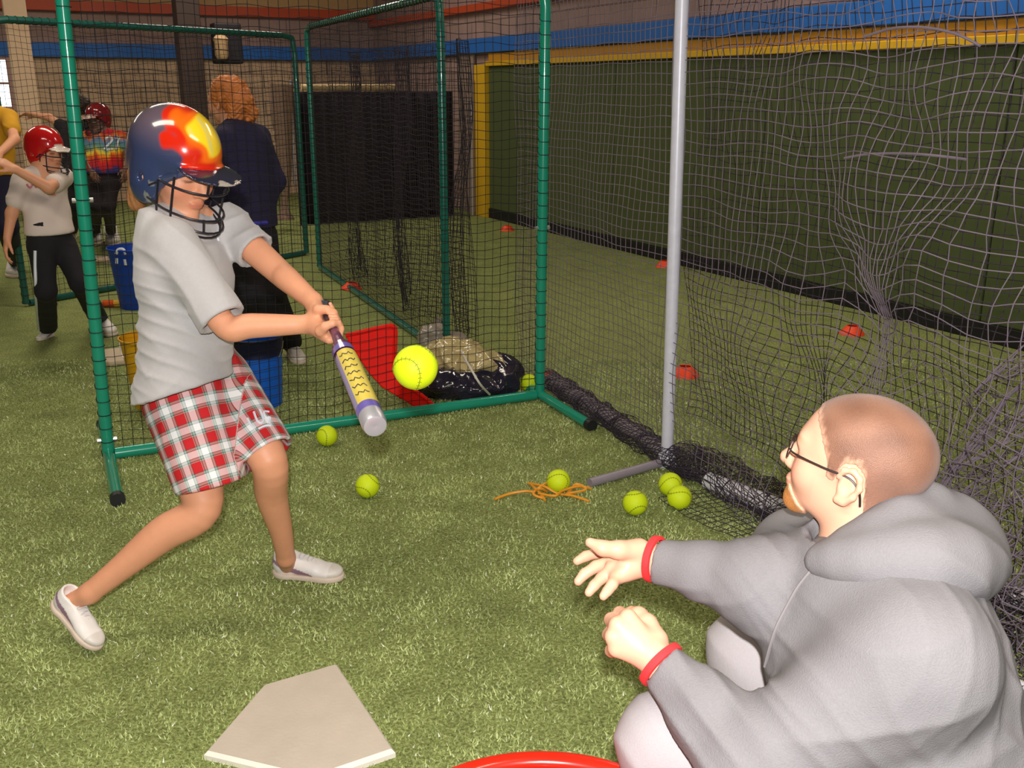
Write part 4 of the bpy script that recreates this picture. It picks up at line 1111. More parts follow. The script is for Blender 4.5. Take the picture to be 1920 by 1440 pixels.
# sleeve ends and hem, cut square and hollowed
def boxr(c, r): c = npv(c); return c - r, c + r
eR = shR.lerp(elR, .93); eL = shL.lerp(elL, .56)
for (e, d_) in ((eR, dR), (eL, dL)):
    # remove cloth past the sleeve end, only near the arm axis
    a_ = e; q = F._sub(npv(a_) - .11, npv(a_) + .11, 0); sl, X, Y, Z = q; ddn = npv(d_)
    dd = (X - a_[0]) * ddn[0] + (Y - a_[1]) * ddn[1] + (Z - a_[2]) * ddn[2]
    px_, py_, pz_ = X - a_[0] - dd * ddn[0], Y - a_[1] - dd * ddn[1], Z - a_[2] - dd * ddn[2]
    rad_ = np.sqrt(px_ ** 2 + py_ ** 2 + pz_ ** 2)
    tor = c1; ok = (rad_ < .085)
    F.v[sl] = np.where(ok, np.maximum(F.v[sl], dd), F.v[sl])
F.sub(cap(eR - dR * .06, eR + dR * .05, .046, .058), .004); F.sub(cap(eL - dL * .05, eL + dL * .05, .042, .052), .004)
hv = hemB - hemA; hn = hv.cross(ray(350, 730)); hn = hn if hn.z < 0 else -hn
hn = (hn.normalized() + Vector((0, 0, -.2))).normalized(); F.cut(hemA.lerp(hemB, .5), hn, .004)
F.sub(cap(neck + Z3 * .004 + Hg.f * .012, neck + Z3 * .08, .058, .075), .008)
V, Q = F.mesh(); V = relax(V, Q, 1)
V = folds(V, Q, (.35, .1, 1), .0050, 62, 1.3, 1); V = folds(V, Q, (.6, .2, .7), .0060, 40, 4.2, 1); V = folds(V, Q, (-.8, -.1, .6), .0050, 52, 2.2, 1); V = relax(V, Q, 1, .4)
shirt = mesh_np('t_shirt', V, Q, mat('shirt_grey', lin(180, 177, 177), .9, noise=.05, nscale=90, bump=.2, bscale=400, sheen=.2), girl)
tr = bvh(shirt)
mb = MB(); pts = [onto(tr, x, y, .001) for x, y in ((400, 437), (404, 441), (408, 446), (410, 452))]; mb.tube([p for p in pts if p], .0035, 6); mb.build('chest_mark', mat('white_print', lin(226, 230, 240), .5), shirt)
# shorts
P = [(etube(pel + Z3 * .10, pel, (.130, .105), (.145, .115), hipL - hipR), .03)]
bR = hipR.lerp(knR, .80); bL = hipL.lerp(knL, .86)
bR2 = D(400, 925, 2.74); bL2 = D(500, 850, 2.80)
P += [(cap(hipR + Vector((.01, 0, -.02)), bR2, .118, .102), .05), (cap(hipL, bL2, .116, .086), .05)]
lo, hi = bounds(P, .03); F = Field(lo, hi, .0046)
for p, k in P: F.add(p, k)
a = D(322, 934, 2.74); b = D(486, 882, 2.74); n_ = (b - a).cross(ray(400, 900)); n_ = n_ if n_.z < 0 else -n_
n_ = (n_.normalized() + Vector((0, 0, -.35))).normalized(); F.cut(a.lerp(b, .5), n_, .003, D(300, 700, 2.3) * 0 + Vector((lo[0], lo[1], lo[2])), Vector((D(478, 860, 2.8).x, hi[1], hi[2])))
n2 = (bL2 - hipL).normalized(); F.cut(D(508, 848, 2.80), n2 + Vector((.1, 0, -.3)), .003, Vector((D(470, 860, 2.8).x, lo[1], lo[2])), Vector((hi[0], hi[1], hi[2])))
F.sub(cap(bR2 - (bR2 - hipR).normalized() * .05, bR2 + (bR2 - hipR).normalized() * .05, .078, .092), .004); F.sub(cap(bL2 - n2 * .03, bL2 + n2 * .05, .066, .076), .004)
V, Q = F.mesh(); V = relax(V, Q, 1); V = folds(V, Q, (1, .3, .3), .005, 34, .8, 1)
def cyl(V, a, b):
    a, b = npv(a), npv(b); w_ = b - a; w_ /= np.linalg.norm(w_); x = np.cross(w_, [0, 1, 0]); x /= np.linalg.norm(x); y = np.cross(w_, x)
    d = V - a; t = d @ w_; X_, Y_ = d @ x, d @ y; return np.arctan2(Y_, X_) * .105, t, np.hypot(X_, Y_)
uR = cyl(V, hipR, bR2); uL = cyl(V, hipL, bL2); near = (uL[2] - .02 < uR[2] * .9) & (V[:, 0] > D(455, 800, 2.8).x)
pc = np.stack([np.where(near, uL[0], uR[0]), np.where(near, uL[1], uR[1]), np.zeros(len(V))], 1)
pm = bpy.data.materials.new('plaid'); pm.use_nodes = True; t_ = pm.node_tree; bs = t_.nodes['Principled BSDF']; bs.inputs['Roughness'].default_value = .85
at_n = t_.nodes.new('ShaderNodeAttribute'); at_n.attribute_name = 'pc'; sx = t_.nodes.new('ShaderNodeSeparateXYZ'); t_.links.new(at_n.outputs['Vector'], sx.inputs[0])
def stripe(out, per):
    m1 = t_.nodes.new('ShaderNodeMath'); m1.operation = 'MULTIPLY'; m1.inputs[1].default_value = 1 / per; t_.links.new(out, m1.inputs[0])
    m2_ = t_.nodes.new('ShaderNodeMath'); m2_.operation = 'FRACT'; t_.links.new(m1.outputs[0], m2_.inputs[0])
    cr = t_.nodes.new('ShaderNodeValToRGB'); cr.color_ramp.interpolation = 'CONSTANT'; t_.links.new(m2_.outputs[0], cr.inputs[0])
    red, wh, gr, dk = (*lin(196, 22, 30), 1), (*lin(236, 236, 236), 1), (*lin(150, 168, 158), 1), (*lin(24, 60, 58), 1)
    seq = [(0, red), (.30, dk), (.335, gr), (.42, dk), (.445, wh), (.72, dk), (.745, gr), (.83, dk), (.865, gr), (.90, red)]
    els = cr.color_ramp.elements; els[0].position = 0; els[0].color = red; els[1].position = seq[1][0]; els[1].color = seq[1][1]
    for p_, c_ in seq[2:]: e_ = els.new(p_); e_.color = c_
    return cr.outputs[0]
mx = t_.nodes.new('ShaderNodeMix'); mx.data_type = 'RGBA'; mx.inputs[0].default_value = .5
t_.links.new(stripe(sx.outputs[0], .066), mx.inputs[6]); t_.links.new(stripe(sx.outputs[1], .072), mx.inputs[7]); t_.links.new(mx.outputs[2], bs.inputs['Base Color'])
shorts = mesh_np('shorts', V, Q, pm, girl, pc=pc); tr = bvh(shorts)
# white letters on the far leg of the shorts
def ink(tree, strokes, r, m, name, parent, lift=.001):
    mb = MB()
    for L in strokes:
        pts = [onto(tree, x, y, lift) for x, y in L]; pts = [p for p in pts if p is not None]
        if len(pts) > 1: mb.tube(catmull(pts, 3), r, 6)
    if mb.v: return mb.build(name, m, parent)
wp = mat('white_print', lin(226, 230, 240), .5)
ink(tr, [[(464, 784), (470, 796), (478, 804)], [(476, 772), (482, 788), (489, 793), (494, 786), (487, 768)], [(504, 772), (495, 772), (498, 782), (507, 783), (505, 793)], [(484, 804), (498, 798), (508, 798)]], .0036, wp, 'letters', shorts)
# shoes
shR_ = shoe(toeR, heR, uR_, girl); shL_ = shoe(toeL, heL, Vector((0, 0, 1)), girl)
# the bat
t = thing('softball_bat', 'silver and purple softball bat with yellow band in the hands of the batter', 'bat', tuple(gripP))
X, Y, T_ = frame_of(bax); Lb = (tip - gripP).length; z0 = -.085
def latheb(prof): 
    mb = MB(); mb.lathe(prof, gripP, 36, (X, Y, T_)); return mb
R_ = .0285
pr = [(R_, Lb - .34), (R_, Lb - .02)]
latheb([(.0125, .06), (.0135, .12), (.017, .20), (.0235, Lb - .40), (R_, Lb - .33)]).build('taper', mat('bat_purple', lin(110, 60, 96), .3, .3, coat=.5), t)
latheb([(R_, Lb - .33), (R_, Lb - .045)]).build('barrel', mat('bat_lilac', lin(164, 156, 206), .28, .35, noise=.15, nscale=12, coat=.5), t)
latheb([(R_, Lb - .045), (R_ + .0002, Lb - .012), (R_ - .003, Lb - .001), (R_ * .7, Lb + .001), (.0001, Lb - .002)]).build('end_cap', mat('bat_silver', lin(206, 204, 210), .3, .5), t)
latheb([(.0115, z0 + .01), (.0118, .05), (.0128, .075)]).build('grip', mat('grip_tape', lin(70, 48, 50), .8, bump=.5, bscale=120), t)
latheb([(.0001, z0 - .004), (.018, z0 - .002), (.0245, z0 + .004), (.0245, z0 + .010), (.0118, z0 + .02)]).build('knob', mat('guard_black', (.012, .012, .018), .35), t)
# yellow panel with dark marks facing the camera side
cd = (CAM - gripP); cd = (cd - bax * cd.dot(bax)).normalized(); sd = bax.cross(cd)
def panel(z0_, z1_, a0, a1, m, name, par, lift=.0006, n=10, wob_=0):
    mb = MB()
    for i in range(13):
        z = z0_ + (z1_ - z0_) * i / 12; rr = (R_ if z > Lb - .33 else .0235 + (R_ - .0235) * (z - Lb + .40) / .07) + lift
        for j in range(n + 1):
            a = math.radians(a0 + (a1 - a0) * j / n + wob_ * math.sin(z * 90)); mb.v.append(gripP + T_ * z + (cd * math.cos(a) + sd * math.sin(a)) * rr)
    for i in range(12):
        for j in range(n):
            q = i * (n + 1) + j; mb.f.append((q, q + 1, q + n + 2, q + n + 1))
    return mb.build(name, m, par)
sgn = 1 if (D(760, 700, 2.3) - D(700, 700, 2.3)).dot(sd) > 0 else -1
yp = panel(Lb - .34, Lb - .075, -35 * sgn, 85 * sgn, mat('bat_yellow2', lin(222, 200, 84), .35, coat=.4), 'yellow_panel', t)
mb = MB()
for i in range(7):
    z = Lb - .31 + i * .033
    mb.tube([gripP + T_ * (z + .006 * math.sin(q * 2.2 + i)) + (cd * math.cos(math.radians(a) * sgn) + sd * math.sin(math.radians(a) * sgn)) * (R_ + .0012) for q, a in enumerate(np.linspace(-25, 40, 8))], .0014, 5)
mb.build('lettering', mat('bat_ink', lin(50, 44, 70), .4), yp)
panel(Lb - .075, Lb - .048, -80 * sgn, 88 * sgn, mat('bat_violet', lin(118, 104, 190), .3, .2, coat=.4), 'violet_band', t)
panel(Lb - .375, Lb - .345, -80 * sgn, 88 * sgn, mat('bat_violet', lin(118, 104, 190), .3, .2, coat=.4), 'violet_band', t, .003)

# ------------------------------------------------------------------ the crouching man
man = thing('person', 'red haired man with glasses crouching in a grey hooded sweatshirt, arm stretched out', 'person', tuple(G(1700, 1700)))
Hm = HF(D(1605, 873, 1.44), (-.80, .54, .20), (0.02, 0, 1), .975)
neckm = D(1630, 1060, 1.45)
Ft = Vector((-.95, -.30, 0)).normalized(); Lt = Vector((-Ft.y, Ft.x, 0))   # towards his left (the camera side)
sRm = D(1492, 1040, 1.66); eRm = D(1432, 1098, 1.50); wRm = D(1222, 1047, 1.60)
sLm = D(1725, 1235, 1.27); eLm = D(1420, 1435, 1.34); wLm = D(1230, 1236, 1.44)
P = head_prims(Hm, neckm, .064) + eyes(Hm)
P += [(cap(sRm, neckm, .05, .06), .04), (cap(sLm, neckm, .05, .06), .04), (limb([sRm, eRm, eRm.lerp(wRm, .4), wRm], [.045, .038, .038, .026]), .01), (limb([sLm, eLm, eLm.lerp(wLm, .4), wLm], [.045, .038, .038, .027]), .01),
      (etube(neckm - Z3 * .08, neckm - Z3 * .25, (.14, .09), (.13, .09), Lt), .04)]
# right hand: open, fingers spread, palm half up
def chain(pts, rs, k0=.004):
    return [(cap(pts[i], pts[i + 1], rs[i], rs[i + 1]), k0) for i in range(len(pts) - 1)]
w_ = wRm; d0 = 1.70
pc_ = [D(1158, 1040, 1.630), D(1150, 1052, 1.610), D(1148, 1066, 1.595), D(1156, 1082, 1.580)]
for q in pc_: P.append((cap(D(1212, 1050, 1.605), q, .024, .0135), .008))
P.append((cap(D(1212, 1052, 1.600), D(1176, 1064, 1.590), .024, .021), .008))
P += chain([pc_[0], D(1122, 1036, 1.650), D(1098, 1043, 1.660), D(1082, 1052, 1.660)], [.0115, .0102, .0092, .0078])
P += chain([pc_[1], D(1118, 1062, 1.620), D(1096, 1076, 1.620), D(1084, 1090, 1.615)], [.0115, .0105, .0094, .008])
P += chain([pc_[2], D(1128, 1084, 1.590), D(1114, 1098, 1.580), D(1104, 1111, 1.575)], [.0112, .010, .009, .0078])
P += chain([pc_[3], D(1148, 1096, 1.560), D(1139, 1108, 1.555), D(1131, 1118, 1.550)], [.0108, .0094, .0084, .0074])
P += chain([D(1198, 1032, 1.590), D(1160, 1031, 1.570), D(1130, 1028, 1.565), D(1106, 1017, 1.570)], [.021, .0145, .012, .0085], .010)
# left hand: loosely closed, back of the hand to the camera
kn = [D(1178, 1158, 1.46), D(1158, 1172, 1.45), D(1150, 1194, 1.45), D(1156, 1216, 1.45)]
for i, q in enumerate(kn): P.append((cap(D(1222, 1228, 1.445), q, .024, .0135), .009))
P += chain([kn[0], D(1162, 1150, 1.50), D(1170, 1160, 1.535), D(1182, 1172, 1.53)], [.0125, .0108, .0098, .008])
P += chain([kn[1], D(1146, 1162, 1.49), D(1152, 1172, 1.53), D(1166, 1184, 1.53)], [.0125, .0112, .010, .008])
P += chain([kn[2], D(1142, 1190, 1.49), D(1148, 1198, 1.53), D(1162, 1204, 1.53)], [.0122, .0108, .0098, .008])
P += chain([kn[3], D(1146, 1220, 1.485), D(1150, 1222, 1.52), D(1166, 1222, 1.52)], [.0118, .010, .009, .0075])
P += chain([D(1228, 1200, 1.46), D(1214, 1170, 1.48), D(1198, 1154, 1.50), D(1184, 1146, 1.52)], [.021, .0145, .0125, .009], .010)
V, Q = make(P, .0031, head_subs(Hm), rel=1)
C = face_cols(Hm, V, lin(222, 168, 140), brow=lin(170, 110, 70))
mesh_np('body', V, Q, vmat('skin', .48, .4, noise=.07, nscale=28, sss=.12, bump=.06, bscale=120), man, cols=C)
# cropped hair and beard
def over_head(off, mask, name, m, h=.0032):
    P = [(Hm.ell(0, -.014, .035, .074 + off, .098 + off, .082 + off), .01), (Hm.ell(0, .028, .005, .063 + off, .062 + off, .082 + off), .03), (Hm.ell(0, .034, -.052, .050 + off, .052 + off, .050 + off), .03),
         (Hm.cap((0, .070, -.092), (0, .068, -.088), .020 + off), .02), (cap(Hm.p(0, -.030, -.055), neckm, (.064 * .98 + off), (.064 * 1.08 + off * .5)), .03)]
    lo, hi = bounds(P, .02); hi[2] = hi[2]; F = Field(lo, hi, h)
    for p, k in P: F.add(p, k)
    A_ = [npv(v) for v in Hm.ax()]; c_ = npv(Hm.c)
    def g(v, X, Y, Z):
        dx, dy, dz = X - c_[0], Y - c_[1], Z - c_[2]; s, f, u = [(dx * a[0] + dy * a[1] + dz * a[2]) / Hm.k for a in A_]
        return np.maximum(v, -mask(s, f, u))
    F.fn(g); V, Q = F.mesh(); return V, Q
def hairmask(s, f, u):
    line = np.interp(f, [-.13, -.075, -.06, -.042, -.036, -.030, -.012, .006, .014, .026, .030, .042, .056, .072, .088, .11], [-.085, -.085, -.072, -.045, -.02, .018, .032, .026, -.012, -.006, .018, .036, .054, .068, .084, .13])
    return (u - line) * .7 - .0012 * np.sin(f * 900) 
V, Q = over_head(.0032, hairmask, 'hair', None)
s, f, u = Hm.loc(V); tm = .5 + .5 * wob(V, 60, 1); base = lerpc(lin(108, 70, 50), lin(136, 94, 72), tm)
thin = np.exp(-(((f + .05) / .05) ** 2 + ((u - .02) / .05) ** 2)); base = base * (1 - .35 * thin[:, None]) + np.array(lin(160, 122, 106)) * .35 * thin[:, None]
em = smoothstep(-.001, .013, hairmask(s, f, u) + .003 * wob(V, 260, 3))[:, None]; base = base * em + np.array(lin(206, 156, 128)) * (1 - em)
mesh_np('hair', V, Q, vmat('cropped_hair', .5, bump=.35, bscale=700, noise=.15, nscale=300, sheen=.15), man, cols=base)
def beardmask(s, f, u):
    return np.minimum(np.minimum((-.062 + .9 * (f - .085)) - u, f - .048 - 0 * u), .2) * .7
V, Q = over_head(.0036, beardmask, 'beard', None); s, f, u = Hm.loc(V); em = smoothstep(.000, .009, beardmask(s, f, u) + .003 * wob(V, 300, 3))[:, None]; bc_ = np.array(lin(196, 128, 66)) * em + np.array(lin(228, 178, 148)) * (1 - em)
mesh_np('beard', V, Q, vmat('beard_ginger', .7, bump=.6, bscale=500, noise=.2, nscale=220), man, cols=bc_)
# glasses
gl = thing('glasses', None, None, tuple(Vector((0, 0, 0)))); gl.parent = man; gl.location = Vector((0, 0, 0)); 
mb = MB(); blk = mat('glasses_frame', (.02, .012, .012), .3)
for sg in (-1, 1):
    mb.tube(catmull([Hm.p(sg * .062, .092, .010), Hm.p(sg * .074, .078, .010), Hm.p(sg * .0815, .03, .010), Hm.p(sg * .083, -.010, .010), Hm.p(sg * .084, -.030, -.004), Hm.p(sg * .082, -.038, -.026)], 5), .0016, 6)
for sg in (-1, 1):
    mb.tube([Hm.p(sg * .034 + .027 * math.cos(a), .098 - .004 * math.cos(a) * sg, .004 + .017 * math.sin(a)) for a in np.linspace(0, 2 * math.pi, 20)[:-1]], .0012, 5, closed=True)
mb.tube([Hm.p(-.008, .102, .010), Hm.p(.008, .102, .010)], .0013, 5); mb.build('glasses_rim', blk, gl)
for sg in (-1, 1):
    mb = MB(); mb.v = [Hm.p(sg * .034 + .026 * math.cos(a), .098 - .004 * math.cos(a) * sg, .004 + .016 * math.sin(a)) for a in np.linspace(0, 2 * math.pi, 20)[:-1]]; mb.f = [tuple(range(19))]
    mb.build('lens', mat('lens_glass', (.9, .95, .95), .05, trans=1.0), gl)
# sweatshirt
ch = D(1642, 1140, 1.44); mid_ = D(1668, 1290, 1.42); wst = D(1712, 1470, 1.42); bot = D(1735, 1640, 1.44)
P = [(etube(ch + Z3 * .03, ch - Z3 * .04, (.165, .125), (.180, .150), Lt), .04), (etube(ch - Z3 * .04, mid_, (.180, .150), (.178, .165), Lt), .05), (etube(mid_, wst, (.178, .165), (.180, .165), Lt), .05), (etube(wst, bot, (.180, .165), (.185, .160), Lt), .05),
     (cap(sRm, neckm - Z3 * .05, .072, .075), .05), (cap(sLm, neckm - Z3 * .06, .086, .075), .06),
     (cap(sRm, eRm, .074, .072), .04), (cap(eRm, eRm.lerp(wRm, .5), .070, .050), .04), (cap(eRm.lerp(wRm, .5), eRm.lerp(wRm, .95), .050, .0375), .02),
     (cap(sLm, eLm, .092, .078), .05), (cap(eLm, eLm.lerp(wLm, .45), .076, .058), .04), (cap(eLm.lerp(wLm, .45), eLm.lerp(wLm, .95), .058, .038), .02)]
lo, hi = bounds(P, .03); F = Field(lo, hi, .0056)
for p, k in P: F.add(p, k)
def cutend(F, e, d_, r=.07):
    q = F._sub(npv(e) - .09, npv(e) + .09, 0); sl, X, Y, Z = q; w_ = npv(d_); dd = (X - e[0]) * w_[0] + (Y - e[1]) * w_[1] + (Z - e[2]) * w_[2]
    rr = np.sqrt(np.maximum((X - e[0]) ** 2 + (Y - e[1]) ** 2 + (Z - e[2]) ** 2 - dd ** 2, 0)); F.v[sl] = np.where(rr < r, np.maximum(F.v[sl], dd), F.v[sl])
dRm = (wRm - eRm).normalized(); dLm = (wLm - eLm).normalized(); cR = eRm.lerp(wRm, .945); cL = eLm.lerp(wLm, .93)
cutend(F, cR, dRm); cutend(F, cL, dLm)
F.sub(cap(neckm + Vector((0, 0, .0)), neckm + Z3 * .12 + Vector((-.03, .02, 0)), .076, .085), .01)
V, Q = F.mesh(); V = relax(V, Q, 1)
V = folds(V, Q, (-.2, .3, 1), .006, 30, 2.1); V = folds(V, Q, (.8, .1, .8), .006, 36, .6); V = folds(V, Q, (1, .3, -.5), .0045, 52, 3.6)
# creases in the crook of the far arm and at the near elbow
for c_, amp, rr, fq in ((D(1480, 1090, 1.5), .008, .09, 95), (D(1330, 1350, 1.36), .008, .10, 62), (D(1440, 1270, 1.36), .008, .12, 44), (D(1830, 1330, 1.35), .009, .13, 38), (D(1620, 1400, 1.28), .007, .12, 46)):
    N = vnormals(V, Q); d = V - npv(c_); g_ = np.exp(-(np.linalg.norm(d, axis=1) / rr) ** 2); ph = (d @ npv(Vector((.9, .2, .3)).normalized())) * fq + 2 * np.sin((d @ np.array([0, 0, 1.])) * 14)
    V = V + N * (amp * g_ * ((1 - np.abs(np.sin(ph))) ** 2 - .3))[:, None]
V = relax(V, Q, 1, .4)
hm_ = mat('hoodie_grey', lin(124, 121, 123), .95, noise=.10, nscale=260, bump=.3, bscale=420, spec=.2)
hood = mesh_np('sweatshirt', V, Q, hm_, man); tr = bvh(hood)
# hood lying on the back and round the neck
P = []
def on_or(px, py, d, into=.010):
    p = onto(tr, px, py, -into); q = D(px, py, d)
    return p if p is not None and (p - CAM).length > (q - CAM).length - .12 and (p - CAM).length < (q - CAM).length + .25 else q
band = [(1540, 1052, 1.42, .018), (1580, 1052, 1.38, .024), (1630, 1052, 1.34, .030), (1685, 1050, 1.32, .038), (1740, 1052, 1.32, .045), (1785, 1055, 1.36, .048), (1815, 1058, 1.42, .046)]
rimb = [(1548, 1040, 1.42, .014), (1600, 1020, 1.385, .018), (1650, 998, 1.37, .024), (1695, 976, 1.38, .030), (1738, 958, 1.42, .034), (1780, 985, 1.45, .040), (1812, 1025, 1.48, .044)]
bp_ = [on_or(x, y, d) for x, y, d, r in band]; rp = [D(x, y, d) for x, y, d, r in rimb]
for L_, S_ in ((bp_, band), (rp, rimb)):
    for i in range(6): P.append((cap(L_[i], L_[i + 1], S_[i][3], S_[i + 1][3]), .03))
for i in range(7): P.append((cap(bp_[i], rp[i], band[i][3] * .9, rimb[i][3]), .03))
nb = neckm; far = [D(1545, 1036, 1.45), D(1570, 1010, 1.56), D(1640, 975, 1.62), D(1720, 960, 1.60), D(1770, 965, 1.52)]
for i in range(4): P.append((cap(far[i], far[i + 1], .024, .030), .03))
P += [(ell(D(1768, 1025, 1.46), (.085, .12, .065)), .04)]
V, Q = make(P, .0052, rel=1)
V = folds(V, Q, (.5, .4, .8), .005, 44, 1.0); N = vnormals(V, Q)
V = relax(V, Q, 1, .4); mesh_np('hood', V, Q, hm_, man)
# red edges of the undershirt at the wrists
for nm, c_, d_, r_ in (('red_cuff', cR + dRm * .002, dRm, .0405), ('red_cuff', cL, dLm, .0410)):
    X1, Y1, Z1 = frame_of(d_); mb = MB(); mb.lathe([(r_ - .006, -.003), (r_ - .0005, -.002), (r_ + .0003, .003), (r_ - .0005, .0095), (r_ - .004, .0105), (r_ - .009, .004)], c_, 30, (X1, Y1, Z1)); o = mb.build(nm, mat('red_rib', lin(226, 44, 48), .8, bump=.3, bscale=300), man)
# front zip: a light seam with a small pull
zp = [onto(tr, x, y, .0015) for x, y in ((1528, 1062), (1512, 1080), (1494, 1104), (1474, 1140), (1456, 1176), (1444, 1212), (1434, 1250))]; zp = [p for p in zp if p is not None]
mb = MB(); mb.tube(catmull(zp, 4), .0028, 6); z_ = mb.build('zip_band', mat('zip_tape', lin(128, 122, 122), .8, noise=.1), man)
mb = MB(); q = onto(tr, 1428, 1232, .004)
if q: mb.tube([q, q - Z3 * .035], .003, 6); mb.build('zip_pull', mat('zinc', lin(210, 210, 210), .3, .8), z_)
# trousers
hLm = bot + Lt * .11; hRm = bot - Lt * .10
kLm = D(1252, 1392, 1.50); kRm = D(1412, 1222, 1.76)
aLm = Vector((kLm.x + .03, kLm.y + .02, .10)); aRm = Vector((kRm.x + .02, kRm.y + .02, .10))
P = [(cap(hLm, kLm, .100, .076), .04), (cap(kLm, aLm, .074, .052), .04), (cap(hRm, kRm, .100, .078), .04), (cap(kRm, aRm, .080, .054), .04), (etube(bot + Z3 * .04, bot - Z3 * .03, (.17, .13), (.17, .13), Lt), .05)]
V, Q = make(P, .0065, rel=1); V = folds(V, Q, (.4, .2, 1), .007, 30, 5.1); V = folds(V, Q, (1, .3, .4), .005, 46, 1.7); V = relax(V, Q, 1, .4)
mesh_np('sweatpants', V, Q, mat('pants_light', lin(166, 160, 162), .95, noise=.06, nscale=200, bump=.2, bscale=380, spec=.2), man)
for a_ in (aLm, aRm):
    toe = Vector((a_.x, a_.y, 0)) + Ft * .19; he = Vector((a_.x, a_.y, 0)) - Ft * .075; shoe(toe, he, Vector((0, 0, 1)), man, .006, wid=1.15)

# ------------------------------------------------------------------ people further back
def bystander(label, H, J, top, pants, skin=SKIN, h=.0085, slv=.55, hat=None, hairc=None, hairP=None, topcol=None, flare=0., shoes=True, stripe=None, hand=.85, nr=.045, torso=(.15, .10), sc=1.0, legr=(.075, .055, .05), dark_sole=False):
    """J: joints as world points: neck, shL, shR, elL, elR, wrL, wrR, pel, hipL, hipR, knL, knR, anL, anR, toeL, toeR"""
    t = thing('person', label, 'person', tuple(Vector((J['pel'].x, J['pel'].y, 0))))
    P = head_prims(H, J['neck'], nr * sc) + [(cap(J['neck'], J['pel'], .07 * sc, .09 * sc), .04)]
    for S in 'LR':
        P += [(cap(J['sh' + S], J['neck'], .04 * sc, .045 * sc), .03), (cap(J['sh' + S], J['el' + S], .040 * sc, .033 * sc), .02), (cap(J['el' + S], J['wr' + S], .033 * sc, .023 * sc), .02)]
        d_ = (J['wr' + S] - J['el' + S]).normalized(); n_ = (J['pel'] - J['wr' + S]); tt_ = H.f if 'th' + S not in J else J['th' + S]
        P += [(p, k) for p, k in hand_prims(J['wr' + S], d_, n_, tt_, hand * sc, .4)]
        P += [(cap(J['hip' + S], J['kn' + S], .06 * sc, .045 * sc), .03), (cap(J['kn' + S], J['an' + S], .045 * sc, .032 * sc), .03), (cap(J['an' + S], J['an' + S].lerp(J['toe' + S], .2), .030 * sc, .026 * sc), .02)]
    V, Q = make(P, h * .75, head_subs(H)); C = face_cols(H, V, skin); mesh_np('body', V, Q, vmat('skin', .48, .4, noise=.07, nscale=28, sss=.12, bump=.06, bscale=120), t, cols=C)
    lat_ = J['shL'] - J['shR']; tx, ty = torso; c0_ = (J['shL'] + J['shR']) / 2 - Z3 * .05; hem = J.get('hem', J['pel'] - Z3 * .02)
    P = [(etube(c0_, c0_.lerp(hem, .5), (tx, ty), (tx, ty * 1.05), lat_), .03), (etube(c0_.lerp(hem, .5), hem, (tx, ty * 1.05), (tx * 1.03 + flare, ty * 1.12 + flare), lat_), .03)]
    for S in 'LR':
        e = J['sh' + S].lerp(J['el' + S], min(slv, 1)); P += [(cap(J['sh' + S], J['neck'] - Z3 * .01, .055 * sc, .050 * sc), .03), (cap(J['sh' + S], e, .056 * sc, .056 * sc), .03)]
        if slv > 1: P += [(cap(J['el' + S], J['el' + S].lerp(J['wr' + S], .92), .052 * sc, .036 * sc), .03)]
    V, Q = make(P, h, [(cap(J['neck'] + Z3 * .012, J['neck'] + Z3 * .08, .05 * sc, .07 * sc), .01)], cuts=[(hem - Z3 * .0, Vector((0, 0, -1)), .003)]); V = folds(V, Q, (.4, .2, 1), .006, 45, 1.0)
    if topcol is not None: ts = mesh_np('top', V, Q, vmat('dyed_cotton', .9, noise=.05), t, cols=topcol(V))
    else: ts = mesh_np('top', V, Q, top, t)
    P = [(etube(J['pel'] + Z3 * .08, J['pel'] - Z3 * .02, (tx * .88, ty * 1.0), (tx * .95, ty * 1.08), lat_), .03)]
    for S in 'LR': P += [(cap(J['hip' + S], J['kn' + S], (legr[0] + .01) * sc, legr[1] * sc), .03), (cap(J['kn' + S], J['kn' + S].lerp(J['an' + S], .96), legr[1] * sc, legr[2] * sc), .03)]
    V, Q = make(P, h, cuts=[((0, 0, .035), (0, 0, -1), .004)]); V = folds(V, Q, (.2, .2, 1), .005, 40, 2.0); pt = mesh_np('trousers', V, Q, pants, t)
    if shoes:
        for S in 'LR':
            toe = J['toe' + S]; he = J['an' + S] - (toe - J['an' + S]).normalized() * .05; he.z = toe.z; shoe(toe, he, Z3, t, .007)
    if hairP is not None:
        V, Q = make(hairP, h * .75); N = vnormals(V, Q); V = V + N * (.008 * wob(V, 60, 2.0) + .005 * np.sin(V[:, 2] * 260 + 5 * np.sin(V[:, 0] * 60)))[:, None]; mesh_np('hair', V, Q, hairc, t)
    return t, ts, pt
black_c = mat('black_cloth', (.010, .009, .013), .9, noise=.1, bump=.2, bscale=150)
white_c = mat('white_cotton', lin(222, 206, 198), .9, noise=.05, bump=.15, bscale=200)
navy_c = mat('navy_fleece', lin(34, 30, 62), .95, noise=.12, nscale=30, bump=.3, bscale=120)
